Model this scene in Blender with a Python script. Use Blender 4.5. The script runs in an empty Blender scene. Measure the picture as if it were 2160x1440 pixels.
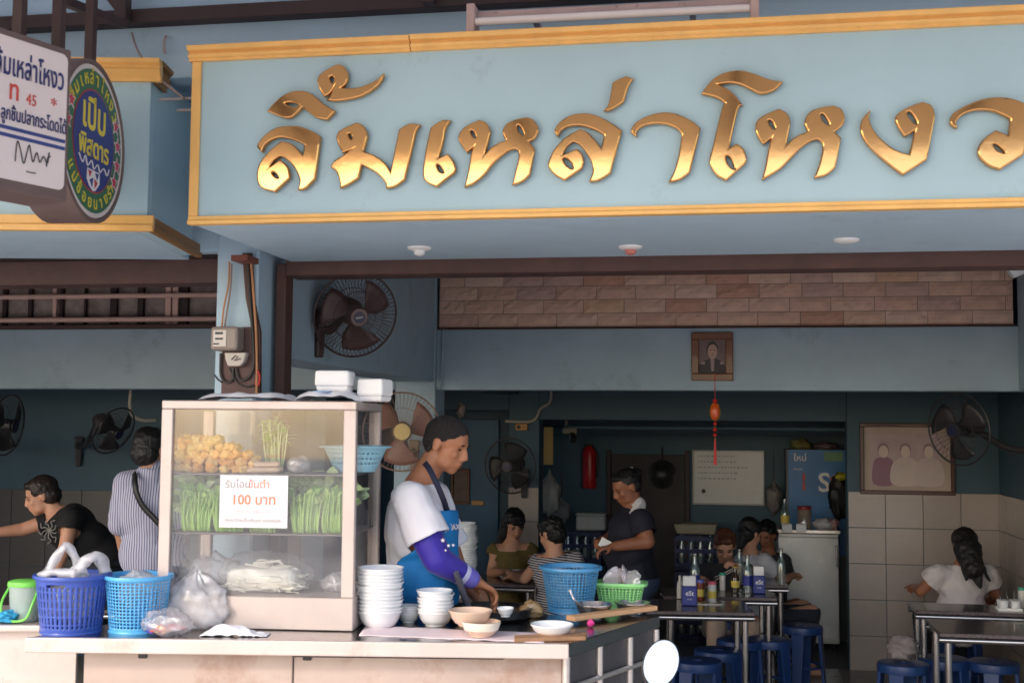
import bpy, bmesh, math, random
from mathutils import Vector, Matrix, noise
random.seed(7)
SC = bpy.context.scene
COL = SC.collection
# ---------------------------------------------------------------- camera
FPX, PSI, RHO = 2600.0, math.radians(10), .008
PIT = math.atan(180 / FPX)
CAM = Vector((0, 0, 1.8))
ZUP = Vector((0, 0, 1))
FH = Vector((-math.sin(PSI), math.cos(PSI), 0))          # level heading of the photographer
RH = Vector((math.cos(PSI), math.sin(PSI), 0))
CF = FH * math.cos(PIT) + ZUP * math.sin(PIT)
U0 = RH.cross(CF)
CR = RH * math.cos(RHO) + U0 * math.sin(RHO)
CU = U0 * math.cos(RHO) - RH * math.sin(RHO)
cd = bpy.data.cameras.new('camera')
cam = bpy.data.objects.new('camera', cd); COL.objects.link(cam)
cam.matrix_world = Matrix(((CR.x, CU.x, -CF.x, CAM.x), (CR.y, CU.y, -CF.y, CAM.y), (CR.z, CU.z, -CF.z, CAM.z), (0, 0, 0, 1)))
cd.sensor_width = 36; cd.lens = 36 * FPX / 2160; cd.clip_start = .05; cd.clip_end = 400
cd.dof.use_dof = True; cd.dof.focus_distance = 6.6; cd.dof.aperture_fstop = 5.6
SC.camera = cam
# ---------------------------------------------------------------- light
SUN_EL, SUN_AZ = math.radians(33), math.radians(212)     # azimuth clockwise from +Y: behind the camera, to its left
w = bpy.data.worlds.new('World'); SC.world = w; w.use_nodes = True
nt = w.node_tree
sky = nt.nodes.new('ShaderNodeTexSky'); sky.sky_type = 'NISHITA'; sky.sun_disc = False
sky.sun_elevation = SUN_EL; sky.sun_rotation = SUN_AZ; sky.air_density = 1.0; sky.dust_density = 2.0; sky.ozone_density = 1.0
bg = nt.nodes['Background']; bg.inputs['Strength'].default_value = .15
nt.links.new(sky.outputs[0], bg.inputs[0])
sd = bpy.data.lights.new('sun', 'SUN'); sd.energy = 1.35; sd.angle = math.radians(14); sd.color = (1, .9, .82)
sun = bpy.data.objects.new('sun', sd); COL.objects.link(sun)
sdir = Vector((math.sin(SUN_AZ) * math.cos(SUN_EL), math.cos(SUN_AZ) * math.cos(SUN_EL), math.sin(SUN_EL)))
sun.location = sdir * 30; sun.rotation_euler = (-sdir).to_track_quat('-Z', 'Y').to_euler()
vs = SC.view_settings; vs.view_transform = 'Standard'; vs.look = 'None'; vs.exposure = 1.36; vs.gamma = 1
SC.cycles.max_bounces = 10; SC.cycles.transparent_max_bounces = 24; SC.cycles.caustics_reflective = False; SC.cycles.caustics_refractive = False
# ---------------------------------------------------------------- places
def ray(x, y): return CF + CR * ((x - 1080) / FPX) + CU * ((720 - y) / FPX)
def at(x, y, Y): r = ray(x, y); return CAM + r * (Y / r.y)             # on the plane y = Y
def atd(x, y, d): return CAM + ray(x, y) * d                           # at a distance along the view
def onz(x, y, z): r = ray(x, y); return CAM + r * ((z - CAM.z) / r.z)  # on the level plane z
def dist(P): return (Vector(P) - CAM).dot(CF)
def pix(P):
    v = Vector(P) - CAM; d = v.dot(CF); return 1080 + FPX * v.dot(CR) / d, 720 - FPX * v.dot(CU) / d
# ---------------------------------------------------------------- materials
def C(r, g, b): return tuple(((c / 255 + .055) / 1.055) ** 2.4 if c > 10 else c / 3294 for c in (r, g, b)) + (1,)
MATS = {}
def mat(name, col, rough=.6, metal=0., var=.12, scale=6., bump=0., bscale=80., stain=None, sscale=3., spec=.5, stretch=None, coat=0., sheen=0.):
    if name in MATS: return MATS[name]
    m = bpy.data.materials.new(name); m.use_nodes = True; n = m.node_tree; L = n.links.new
    b = n.nodes['Principled BSDF']
    if len(col) == 3: col = tuple(col) + (1,)
    b.inputs['Roughness'].default_value = rough; b.inputs['Metallic'].default_value = metal
    b.inputs['Specular IOR Level'].default_value = spec; b.inputs['Coat Weight'].default_value = coat
    b.inputs['Sheen Weight'].default_value = sheen
    tc = n.nodes.new('ShaderNodeTexCoord'); vec = tc.outputs['Object']
    if stretch:
        mp = n.nodes.new('ShaderNodeMapping'); mp.inputs['Scale'].default_value = stretch; L(vec, mp.inputs[0]); vec = mp.outputs[0]
    nz = n.nodes.new('ShaderNodeTexNoise'); nz.inputs['Scale'].default_value = scale; nz.inputs['Detail'].default_value = 7; nz.inputs['Roughness'].default_value = .6
    L(vec, nz.inputs['Vector'])
    cr = n.nodes.new('ShaderNodeValToRGB'); cr.color_ramp.elements[0].position = .3; cr.color_ramp.elements[1].position = .72
    cr.color_ramp.elements[0].color = tuple(c * (1 - var) for c in col[:3]) + (1,)
    cr.color_ramp.elements[1].color = tuple(min(1, c * (1 + var * .6)) for c in col[:3]) + (1,)
    L(nz.outputs[0], cr.inputs[0]); out = cr.outputs[0]
    if stain:
        n2 = n.nodes.new('ShaderNodeTexNoise'); n2.inputs['Scale'].default_value = sscale; n2.inputs['Detail'].default_value = 9; n2.inputs['Roughness'].default_value = .72
        L(vec, n2.inputs['Vector'])
        c2 = n.nodes.new('ShaderNodeValToRGB'); c2.color_ramp.elements[0].position = stain[1]; c2.color_ramp.elements[1].position = stain[1] + .14
        L(n2.outputs[0], c2.inputs[0])
        mx = n.nodes.new('ShaderNodeMix'); mx.data_type = 'RGBA'
        ml = n.nodes.new('ShaderNodeMath'); ml.operation = 'MULTIPLY'; ml.inputs[1].default_value = stain[2]; L(c2.outputs[0], ml.inputs[0])
        L(ml.outputs[0], mx.inputs['Factor']); L(out, mx.inputs['A']); mx.inputs['B'].default_value = stain[0]; out = mx.outputs['Result']
    L(out, b.inputs['Base Color'])
    if bump:
        n3 = n.nodes.new('ShaderNodeTexNoise'); n3.inputs['Scale'].default_value = bscale; n3.inputs['Detail'].default_value = 5; L(vec, n3.inputs['Vector'])
        bp = n.nodes.new('ShaderNodeBump'); bp.inputs['Strength'].default_value = bump; bp.inputs['Distance'].default_value = .01; L(n3.outputs[0], bp.inputs['Height']); L(bp.outputs[0], b.inputs['Normal'])
    MATS[name] = m; return m
def glassy(name, col, clear=.82, gloss=.1, rough=.05, cloud=0., cscale=6., thru=.3):
    """thin see-through film or pane: transparent + a little diffuse haze + gloss"""
    if name in MATS: return MATS[name]
    m = bpy.data.materials.new(name); m.use_nodes = True; n = m.node_tree; L = n.links.new; n.nodes.clear()
    o = n.nodes.new('ShaderNodeOutputMaterial'); t = n.nodes.new('ShaderNodeBsdfTransparent'); d = n.nodes.new('ShaderNodeBsdfDiffuse'); tl = n.nodes.new('ShaderNodeBsdfTranslucent')
    g = n.nodes.new('ShaderNodeBsdfGlossy'); g.inputs['Roughness'].default_value = rough
    d.inputs[0].default_value = col; tl.inputs[0].default_value = col
    a = n.nodes.new('ShaderNodeMixShader'); a.inputs[0].default_value = thru; L(d.outputs[0], a.inputs[1]); L(tl.outputs[0], a.inputs[2])
    b = n.nodes.new('ShaderNodeMixShader'); L(a.outputs[0], b.inputs[1]); L(t.outputs[0], b.inputs[2]); b.inputs[0].default_value = clear
    if cloud:
        tc = n.nodes.new('ShaderNodeTexCoord'); nz = n.nodes.new('ShaderNodeTexNoise'); nz.inputs['Scale'].default_value = cscale; nz.inputs['Detail'].default_value = 6; L(tc.outputs['Object'], nz.inputs['Vector'])
        mr = n.nodes.new('ShaderNodeMapRange'); mr.inputs[1].default_value = .35; mr.inputs[2].default_value = .7; mr.inputs[3].default_value = min(1, clear + cloud); mr.inputs[4].default_value = clear - cloud; L(nz.outputs[0], mr.inputs[0]); L(mr.outputs[0], b.inputs[0])
    fr = n.nodes.new('ShaderNodeLayerWeight'); fr.inputs[0].default_value = .5
    pw = n.nodes.new('ShaderNodeMath'); pw.operation = 'POWER'; pw.inputs[1].default_value = 4.; L(fr.outputs['Facing'], pw.inputs[0])
    ml = n.nodes.new('ShaderNodeMath'); ml.operation = 'MULTIPLY_ADD'; ml.inputs[1].default_value = .5; ml.inputs[2].default_value = gloss * .25; L(pw.outputs[0], ml.inputs[0])
    c = n.nodes.new('ShaderNodeMixShader'); L(ml.outputs[0], c.inputs[0]); L(b.outputs[0], c.inputs[1]); L(g.outputs[0], c.inputs[2]); L(c.outputs[0], o.inputs[0])
    MATS[name] = m; return m
def bands(name, ca, cb, axis, width, duty=.5, rough=.8):
    """printed or woven stripes across an object axis"""
    if name in MATS: return MATS[name]
    m = bpy.data.materials.new(name); m.use_nodes = True; n = m.node_tree; L = n.links.new; b = n.nodes['Principled BSDF']; b.inputs['Roughness'].default_value = rough
    tc = n.nodes.new('ShaderNodeTexCoord'); dp = n.nodes.new('ShaderNodeVectorMath'); dp.operation = 'DOT_PRODUCT'; dp.inputs[1].default_value = axis; L(tc.outputs['Object'], dp.inputs[0])
    nz = n.nodes.new('ShaderNodeTexNoise'); nz.inputs['Scale'].default_value = 7; L(tc.outputs['Object'], nz.inputs['Vector'])
    ad = n.nodes.new('ShaderNodeMath'); ad.operation = 'MULTIPLY_ADD'; ad.inputs[1].default_value = width * .7; L(nz.outputs[0], ad.inputs[0]); L(dp.outputs['Value'], ad.inputs[2])
    dv = n.nodes.new('ShaderNodeMath'); dv.operation = 'DIVIDE'; dv.inputs[1].default_value = width; L(ad.outputs[0], dv.inputs[0])
    fc = n.nodes.new('ShaderNodeMath'); fc.operation = 'FRACT'; L(dv.outputs[0], fc.inputs[0])
    gt = n.nodes.new('ShaderNodeMath'); gt.operation = 'GREATER_THAN'; gt.inputs[1].default_value = duty; L(fc.outputs[0], gt.inputs[0])
    mx = n.nodes.new('ShaderNodeMix'); mx.data_type = 'RGBA'; L(gt.outputs[0], mx.inputs['Factor']); mx.inputs['A'].default_value = ca; mx.inputs['B'].default_value = cb
    L(mx.outputs['Result'], b.inputs['Base Color']); MATS[name] = m; return m
DIRT = C(92, 84, 80)
BLUE = mat('blue_paint', C(178, 203, 220), .55, var=.07, scale=3, bump=.08, bscale=120, stain=(C(120, 138, 142), .60, .5), sscale=2.6)
BLUEIN = mat('blue_paint_inside', C(166, 189, 206), .6, var=.09, scale=3, bump=.08, bscale=120, stain=(C(104, 120, 124), .56, .5), sscale=2.2)  # wall blue again, a little interior shade put into its tone
SIGNBLUE = mat('sign_blue', C(170, 198, 210), .5, var=.05, scale=2.5, bump=.03, bscale=60, stain=(C(118, 124, 126), .585, .5), sscale=2.6)
BLUESHADE = mat('blue_paint_shaded', C(60, 87, 102), .6, var=.1, scale=3, bump=.08, stain=(C(60, 78, 80), .56, .5), sscale=2)  # same wall paint, darkened so the shade indoors lies in the colour
GOLDP = mat('gold_paint', C(240, 186, 108), .42, metal=.0, var=.12, scale=9, bump=.06, bscale=60, stain=(C(150, 100, 50), .63, .4), sscale=8)
BROWN = mat('brown_paint', C(84, 58, 54), .6, var=.22, scale=9, bump=.1, stain=(C(120, 66, 50), .6, .6), sscale=9)
DKBROWN = mat('dark_brown_steel', C(62, 42, 42), .6, var=.2, scale=9, bump=.1)
STEEL = mat('stainless', C(214, 206, 202), .34, metal=.75, var=.08, scale=5, stretch=(1, 1, 22), bump=.02, bscale=50, stain=(C(168, 150, 140), .58, .4), sscale=5)
STEELM = mat('stainless_matt', C(208, 193, 187), .5, metal=.45, var=.1, scale=4, bump=.03, bscale=40, stain=(C(176, 146, 132), .55, .55), sscale=4.5)
TUBE = mat('steel_tube', C(196, 190, 190), .22, metal=.95, var=.05)
BLACK = mat('black_plastic', C(34, 33, 36), .45, var=.2)
DARKG = mat('dark_grey', C(58, 56, 58), .55, var=.2)
WHITE = mat('white_plastic', C(236, 236, 238), .38, var=.02, scale=3)
FOAM = mat('white_foam', C(242, 240, 240), .8, var=.03, bump=.05, bscale=200)
# ---------------------------------------------------------------- mesh builder
class MB:
    def __init__(s): s.v = []; s.f = []
    def add(s, vs, fs):
        o = len(s.v); s.v += [tuple(v) for v in vs]; s.f += [tuple(i + o for i in f) for f in fs]; return s
    def bx(s, a, b, M=None):
        x0, x1 = sorted((a[0], b[0])); y0, y1 = sorted((a[1], b[1])); z0, z1 = sorted((a[2], b[2]))
        vs = [Vector(p) for p in ((x0, y0, z0), (x1, y0, z0), (x1, y1, z0), (x0, y1, z0), (x0, y0, z1), (x1, y0, z1), (x1, y1, z1), (x0, y1, z1))]
        if M: vs = [M @ v for v in vs]
        return s.add(vs, [(0, 3, 2, 1), (4, 5, 6, 7), (0, 1, 5, 4), (1, 2, 6, 5), (2, 3, 7, 6), (3, 0, 4, 7)])
    def hexa(s, q):                                       # eight corners: bottom ring then top ring
        return s.add(q, [(0, 3, 2, 1), (4, 5, 6, 7), (0, 1, 5, 4), (1, 2, 6, 5), (2, 3, 7, 6), (3, 0, 4, 7)])
    def prism(s, pts, vec):
        pts = [Vector(p) for p in pts]; vec = Vector(vec); n = len(pts)
        nrm = Vector((0, 0, 0))
        for i in range(n): nrm += pts[i].cross(pts[(i + 1) % n])
        if nrm.dot(vec) > 0: pts = pts[::-1]
        return s.add(pts + [p + vec for p in pts], [tuple(range(n)), tuple(range(2 * n - 1, n - 1, -1))] + [(i, i + n, (i + 1) % n + n, (i + 1) % n) for i in range(n)])
    def tube(s, pts, r, n=8, closed=False):
        pts = [Vector(p) for p in pts]; m = len(pts); rr = r if isinstance(r, (list, tuple)) else [r] * m
        vs = []; fs = []; prev = None
        for i, p in enumerate(pts):
            a = pts[i - 1] if (i or closed) else p; b = pts[(i + 1) % m] if (i < m - 1 or closed) else p
            t = (b - a).normalized()
            if prev is None: u = t.orthogonal().normalized()
            else: u = (prev - t * prev.dot(t)); u = u.normalized() if u.length > 1e-6 else t.orthogonal().normalized()
            prev = u; w_ = t.cross(u)
            vs += [p + (u * math.cos(2 * math.pi * k / n) + w_ * math.sin(2 * math.pi * k / n)) * rr[i] for k in range(n)]
        for i in range(m if closed else m - 1):
            j = (i + 1) % m
            for k in range(n): fs.append((i * n + k, i * n + (k + 1) % n, j * n + (k + 1) % n, j * n + k))
        if not closed: fs += [tuple(range(n - 1, -1, -1)), tuple((m - 1) * n + k for k in range(n))]
        return s.add(vs, fs)
    def cyl(s, a, b, r0, r1=None, n=16): return s.tube([a, b], [r0, r0 if r1 is None else r1], n)
    def lathe(s, prof, n=32, M=None, closed=False):
        vs = []; fs = []; m = len(prof)
        for r, z in prof:
            for k in range(n):
                v = Vector((r * math.cos(2 * math.pi * k / n), r * math.sin(2 * math.pi * k / n), z)); vs.append(M @ v if M else v)
        for i in range(m if closed else m - 1):
            j = (i + 1) % m
            for k in range(n): fs.append((i * n + k, i * n + (k + 1) % n, j * n + (k + 1) % n, j * n + k))
        if not closed:
            if prof[0][0] > 1e-5: fs.append(tuple(range(n - 1, -1, -1)))
            if prof[-1][0] > 1e-5: fs.append(tuple((m - 1) * n + k for k in range(n)))
        return s.add(vs, fs)
    def ball(s, c, r, nu=12, nv=8, M=None):
        c = Vector(c); r = r if isinstance(r, (tuple, list)) else (r, r, r); vs = []; fs = []
        for j in range(1, nv):
            t = math.pi * j / nv
            for k in range(nu):
                a = 2 * math.pi * k / nu; q = Vector((r[0] * math.sin(t) * math.cos(a), r[1] * math.sin(t) * math.sin(a), r[2] * math.cos(t))); vs.append(c + (M @ q if M else q))
        for j in range(nv - 2):
            for k in range(nu): fs.append((j * nu + k, (j + 1) * nu + k, (j + 1) * nu + (k + 1) % nu, j * nu + (k + 1) % nu))
        for z, j in ((1, 0), (-1, nv - 2)):
            q = Vector((0, 0, z * r[2])); vs.append(c + (M @ q if M else q)); t = len(vs) - 1
            for k in range(nu): fs.append((t, j * nu + k, j * nu + (k + 1) % nu) if z > 0 else (t, j * nu + (k + 1) % nu, j * nu + k))
        return s.add(vs, fs)
    def mesh(s, name):
        me = bpy.data.meshes.new(name); me.from_pydata(s.v, [], s.f); me.update(); return me
    def build(s, name, m, parent=None, world=False, smooth=False, bevel=0, solid=0, seg=1):
        return obj(name, s.mesh(name), m, parent, world, smooth, bevel, solid, seg)
def rootmat(o): return Matrix.Translation(o.location) @ o.rotation_euler.to_matrix().to_4x4()
def obj(name, me, m, parent=None, world=False, smooth=False, bevel=0, solid=0, seg=1):
    o = bpy.data.objects.new(name, me); COL.objects.link(o)
    if m: me.materials.append(m)
    if smooth:
        me.polygons.foreach_set('use_smooth', [True] * len(me.polygons))
        if smooth != 'all': me.set_sharp_from_angle(angle=math.radians(42))
    if bevel:
        b = o.modifiers.new('bevel', 'BEVEL'); b.width = bevel; b.segments = seg; b.limit_method = 'ANGLE'; b.angle_limit = math.radians(40)
    if solid:
        b = o.modifiers.new('solid', 'SOLIDIFY'); b.thickness = solid
    if parent:
        o.parent = parent
        if world and parent.type == 'EMPTY': o.matrix_parent_inverse = rootmat(parent).inverted()
    return o
def tag(o, label, cat, group=None):
    o['label'] = label; o['category'] = cat
    if group: o['group'] = group
    return o
def thing(name, label, cat, loc=(0, 0, 0), rz=0, group=None):
    o = bpy.data.objects.new(name, None); COL.objects.link(o); o.location = loc; o.rotation_euler = (0, 0, rz); o.empty_display_size = .05
    return tag(o, label, cat, group)
def struct(o): o['kind'] = 'structure'; return o
def dup(root, loc, rz=0, label=None, group=None):
    r = root.copy(); COL.objects.link(r); r.location = loc; r.rotation_euler = (0, 0, rz)
    if label: r['label'] = label
    if group: r['group'] = group
    for ch in list(root.children):
        c = ch.copy(); COL.objects.link(c); c.parent = r
        for g in list(ch.children):
            d = g.copy(); COL.objects.link(d); d.parent = c
    return r
def frame(o, ex, ey, ez):
    o, ex, ey, ez = Vector(o), Vector(ex), Vector(ey), Vector(ez)
    return Matrix(((ex.x, ey.x, ez.x, o.x), (ex.y, ey.y, ez.y, o.y), (ex.z, ey.z, ez.z, o.z), (0, 0, 0, 1)))
def text(body, size, m, name, parent, M, world=True, depth=.0006, align='CENTER', sx=1., offset=0., space=1.):
    cu = bpy.data.curves.new(name, 'FONT'); cu.body = body; cu.size = size; cu.align_x = align; cu.extrude = depth; cu.resolution_u = 3; cu.offset = offset; cu.space_character = space
    t = bpy.data.objects.new(name, cu); me = bpy.data.meshes.new_from_object(t); me.name = name
    bpy.data.objects.remove(t); bpy.data.curves.remove(cu)
    me.transform(M @ Matrix.Diagonal((sx, 1, 1, 1)))
    return obj(name, me, m, parent, world)
def rope(pts, k=8):
    """smooth path through points"""
    pts = [Vector(p) for p in pts]; out = []
    q = [pts[0] * 2 - pts[1]] + pts + [pts[-1] * 2 - pts[-2]]
    for i in range(1, len(q) - 2):
        for t in range(k):
            t /= k; a, b, c, d = q[i - 1], q[i], q[i + 1], q[i + 2]
            out.append(.5 * ((2 * b) + (c - a) * t + (2 * a - 5 * b + 4 * c - d) * t * t + (3 * b - a - 3 * c + d) * t ** 3))
    return out + [pts[-1]]
def flatshape(pts, m, name, parent, M, holes=(), depth=.0006, bev=0., world=True, res=1):
    """outline (2D points) filled, given thickness, laid by M"""
    cu = bpy.data.curves.new(name, 'CURVE'); cu.dimensions = '2D'; cu.fill_mode = 'BOTH'; cu.extrude = depth; cu.bevel_depth = bev; cu.bevel_resolution = res; cu.offset = -bev
    for ring in [pts] + list(holes):
        sp = cu.splines.new('POLY'); sp.points.add(len(ring) - 1); sp.use_cyclic_u = True
        for p, q in zip(sp.points, ring): p.co = (q[0], q[1], 0, 1)
    t = bpy.data.objects.new(name, cu); me = bpy.data.meshes.new_from_object(t); me.name = name
    bpy.data.objects.remove(t); bpy.data.curves.remove(cu); me.transform(M)
    return obj(name, me, m, parent, world, smooth=bev > 0)
def smooth2(pts, k=4):
    """closed outline; items are (x, y) smooth or (x, y, 1) corner"""
    n = len(pts); out = []
    for i in range(n):
        b, c = pts[i], pts[(i + 1) % n]; a, d = pts[i - 1], pts[(i + 2) % n]
        B, Cc = Vector(b[:2]), Vector(c[:2])
        A = Vector(a[:2]) if len(b) == 2 else B * 2 - (B * .5 + Cc * .5) if False else (Vector(a[:2]) if len(b) == 2 else B)
        D = Vector(d[:2]) if len(c) == 2 else Cc
        m0 = (Cc - A) * .5 if len(b) == 2 else (Cc - B) * .6; m1 = (D - B) * .5 if len(c) == 2 else (Cc - B) * .6
        for t in range(k):
            t /= k; out.append(B * (2 * t ** 3 - 3 * t * t + 1) + m0 * (t ** 3 - 2 * t * t + t) + Cc * (-2 * t ** 3 + 3 * t * t) + m1 * (t ** 3 - t * t))
    return out
# ================================================================ the setting
def slab(name, x0, x1, y0, y1, z, m, t=.05): return struct(MB().bx((x0, y0, z - t), (x1, y1, z)).build(name, m))
ASPH = mat('asphalt', C(176, 170, 164), .9, var=.2, scale=5, bump=.2, bscale=90)
slab('ground', -60, 60, -60, 60, -.06, ASPH, .2)
slab('road', -40, 40, -9, 2.6, -.052, mat('road_concrete', C(202, 194, 186), .85, var=.15, scale=3, bump=.2), .004)
slab('pavement', -40, 40, 2.6, 4.85, .12, mat('pavement_concrete', C(200, 190, 182), .8, var=.15, scale=4, bump=.15), .18)
# ================================================================ the shop building
ZS, ZT, YS, YP, YB, YW, YK = 2.475, 3.087, 3.9, 4.73, 7.85, 9.7, 11.3
floor = slab('shop_floor', -7, 3.2, 4.85, 12, 0, mat('floor_grout', C(120, 116, 112), .8), .06)
FT = mat('floor_tile', C(120, 114, 108), .3, var=.15, scale=3)
ftm = MB().bx((.003, .003, 0), (.297, .297, .006)).mesh('tile'); ftm.materials.append(FT)
for i in range(10):
    for j in range(5):
        o = bpy.data.objects.new('tile', ftm); COL.objects.link(o); o.parent = floor; o.location = (-.4 + .3 * i, 8.2 + .3 * j, 0)
B = thing('shophouse', 'pale blue painted shophouse with open front, pillars, beams and tiled walls', 'building', (-1.97, 5, 0))
def part(name, a, b, m=BLUE, bevel=.004, parent=B): return MB().bx(a, b).build(name, m, parent, True, bevel=bevel)
# front pillar with its corner pieces
part('pillar', (-2.065, YP, .12), (-1.886, 5.02, ZS + .3), BLUE, .01)
part('shutter_post', (-1.865, 4.88, 0), (-1.822, 4.97, ZS - .002), BROWN, .003)
part('pillar', (2.3, YP, .12), (2.6, 5.02, ZS + .3), BLUE, .01)
part('shutter_rail', (-1.821, 4.87, 2.42), (2.299, 5.02, ZS + .03), BROWN, .004)
part('shutter_rail', (-6.6, 4.9, 2.40), (-2.067, 5.05, ZS + .03), BROWN, .004)
# upper wall over the signs, its ledge and the ceiling inside
part('upper_wall', (-7, 4.24, ZT + .002), (3.2, 4.34, 4.2), BLUE)
part('ceiling', (-7, 4.9, 2.92), (3.2, 12, 3.0), mat('ceiling_boards', C(96, 88, 84), .8, var=.2))
part('recess_slab', (-7, 4.345, ZT + .06), (3.2, 4.9, 3.3), BLUE)
part('recess_wall', (-7, 4.78, ZS + .04), (-1.79, 4.86, ZT + .059), BLUE)
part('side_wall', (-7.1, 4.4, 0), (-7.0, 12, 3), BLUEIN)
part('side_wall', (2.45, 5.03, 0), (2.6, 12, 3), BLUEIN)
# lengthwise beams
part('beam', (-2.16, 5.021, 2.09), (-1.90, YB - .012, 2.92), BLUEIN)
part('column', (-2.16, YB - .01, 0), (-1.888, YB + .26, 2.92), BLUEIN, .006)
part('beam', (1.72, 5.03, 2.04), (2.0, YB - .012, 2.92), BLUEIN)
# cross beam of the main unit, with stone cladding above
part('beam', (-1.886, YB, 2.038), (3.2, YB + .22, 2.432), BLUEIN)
clad = part('stone_backing', (-1.872, YB + .005, 2.434), (1.70, YB + .2, 2.918), mat('mortar', C(108, 86, 76), .9))
part('trim_strip', (-1.874, YB - .03, 2.4325), (1.705, YB + .004, 2.442), mat('dark_trim', C(92, 58, 48), .6))
SCOL = [(236, 194, 172), (240, 200, 178), (230, 188, 168), (236, 194, 162), (242, 206, 186), (222, 172, 150), (226, 172, 132), (222, 184, 172), (240, 198, 174)]
SMAT = [mat('sandstone_%d' % i, C(*c), .85, var=.12, scale=9, bump=.35, bscale=30, stain=(C(*[int(v * .8) for v in c]), .6, .4), sscale=14) for i, c in enumerate(SCOL)]
rs = random.Random(3)
def stone_mesh(wd, ht, seed):
    r = random.Random(seed); nx, nz = 7, 3; m = MB(); vs = []; fs = []
    for j in range(nz + 1):
        for i in range(nx + 1):
            e = i in (0, nx) or j in (0, nz)
            vs.append((wd * i / nx, -(.004 + r.random() * .003) if e else -(.008 + r.random() * .011), ht * j / nz))
    for j in range(nz):
        for i in range(nx): a = j * (nx + 1) + i; fs.append((a, a + 1, a + nx + 2, a + nx + 1))
    rim = [i for i in range(nx + 1)] + [(j + 1) * (nx + 1) - 1 for j in range(1, nz + 1)] + [nz * (nx + 1) + i for i in range(nx - 1, -1, -1)] + [j * (nx + 1) for j in range(nz - 1, 0, -1)]
    k = len(vs); vs += [(vs[q][0], .003, vs[q][2]) for q in rim]; n = len(rim)
    for q in range(n): fs.append((rim[q], k + q, k + (q + 1) % n, rim[(q + 1) % n]))
    return m.add(vs, fs)
xs0, xs1, rowh = -1.868, 1.70, .0885
for r in range(5):
    z = 2.444 + r * rowh; x = xs0; first = True
    while x < xs1 - .02:
        wd = rs.choice([.255, .26, .262, .25]); 
        if first and r % 2: wd = .165
        if first and r == 4: wd = .2
        first = False; wd = min(wd, xs1 - x)
        o = stone_mesh(wd - .003, rowh - .003, rs.random()).build('stone', SMAT[rs.choice([0, 0, 1, 1, 2, 3, 4, 4, 5, 6, 7, 8, 8, 1, 4, 1, 0])], clad); o.location = (x, YB + .005, z)
        x += wd
# left unit: grille over the cross beam
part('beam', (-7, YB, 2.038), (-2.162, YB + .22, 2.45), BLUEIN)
part('beam_cap', (-7, YB - .02, 2.4505), (-2.162, YB + .2, 2.478), BROWN)
gp = part('sheet_panel', (-7, YB + .12, 2.479), (-2.162, YB + .14, 2.918), mat('old_sheet', C(172, 156, 148), .85, var=.35, scale=14, bump=.3, stain=(C(176, 160, 150), .6, .5), sscale=12))
PINK = mat('pink_rail', C(236, 196, 184), .55, var=.1, bump=.05)
for z in (2.517, 2.68): MB().tube([(-7, YB + .02, z), (-2.163, YB + .02, z)], .018, 12).build('rail', PINK, B, True, True)
for px, wpx, dark in ((8, 10, 1), (62, 9, 1), (118, 9, 0), (128, 8, 1), (178, 5, 1), (238, 16, 1), (295, 14, 1), (357, 13, 0), (372, 13, 0), (388, 16, 1)):
    a = at(px, 640, YB + .08); wv = wpx / 2 / 325
    part('grille_bar', (a.x - wv, YB + (.06 if not dark else .085), 2.479), (a.x + wv, YB + (.08 if not dark else .115), 2.918), PINK if not dark else DKBROWN, .002)
# back wall: beam over the kitchen opening, pier with the fan, tiled wall
part('back_beam', (-1.482, YW, 1.86), (.879, YW + .15, 2.92), BLUESHADE)
part('back_wall', (.88, YW, 0), (2.449, YW + .15, 2.92), BLUESHADE)
part('pier', (-1.73, YW - .002, 0), (-1.483, YW + .2, 2.92), BLUESHADE)
part('lintel', (-2.6, YW + .001, 1.93), (-1.731, YW + .15, 2.92), BLUESHADE)
part('cross_beam', (-1.885, YB + .26, 2.06), (-1.65, YW - .003, 2.3), BLUESHADE)
WT = mat('wall_tile', C(170, 159, 154), .2, var=.08, scale=3.5, bump=.03, bscale=8, stain=(C(160, 140, 126), .52, .4), sscale=3)
tz, tw = .2685, .2715
tmesh = MB().bx((.002, -.008, .002), (tw - .002, 0, tz - .002)).mesh('tile'); tmesh.materials.append(WT)
bw = [c for c in B.children if c.name.startswith('back_wall')][0]
def tile(me, x, y, z, p, rz=0):
    o = bpy.data.objects.new('tile', me); COL.objects.link(o); o.parent = p; o.location = (x, y, z); o.rotation_euler = (0, 0, rz); md = o.modifiers.new('bevel', 'BEVEL'); md.width = .002; return o
for i in range(4):
    for j in range(5): tile(tmesh, .885 + i * tw, YW, j * tz - .01, bw)
# short return wall and near wall at the right hand side
rw = part('return_wall', (1.975, 8.3, 0), (2.2, YW - .001, 2.92), BLUESHADE)
for i in range(5):
    for j in range(5): tile(tmesh, 1.974, YW - .01 - i * tw, j * tz - .01, rw, -math.pi / 2)
nw = part('near_pier', (1.79, 7.3, 0), (2.1, 7.6, 2.92), BLUEIN)
for j in range(5): tile(tmesh, 1.80, 7.299, j * tz + .0, nw)
pr = [c for c in B.children if c.name.startswith('pier')][0]
for j in range(5): tile(MATS.setdefault('pt', MB().bx((.002, -.008, .002), (.243, 0, tz - .002)).mesh('tile')), -1.73, YW - .003, j * tz - .02, pr)
MATS['pt'].materials.append(WT)
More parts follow.
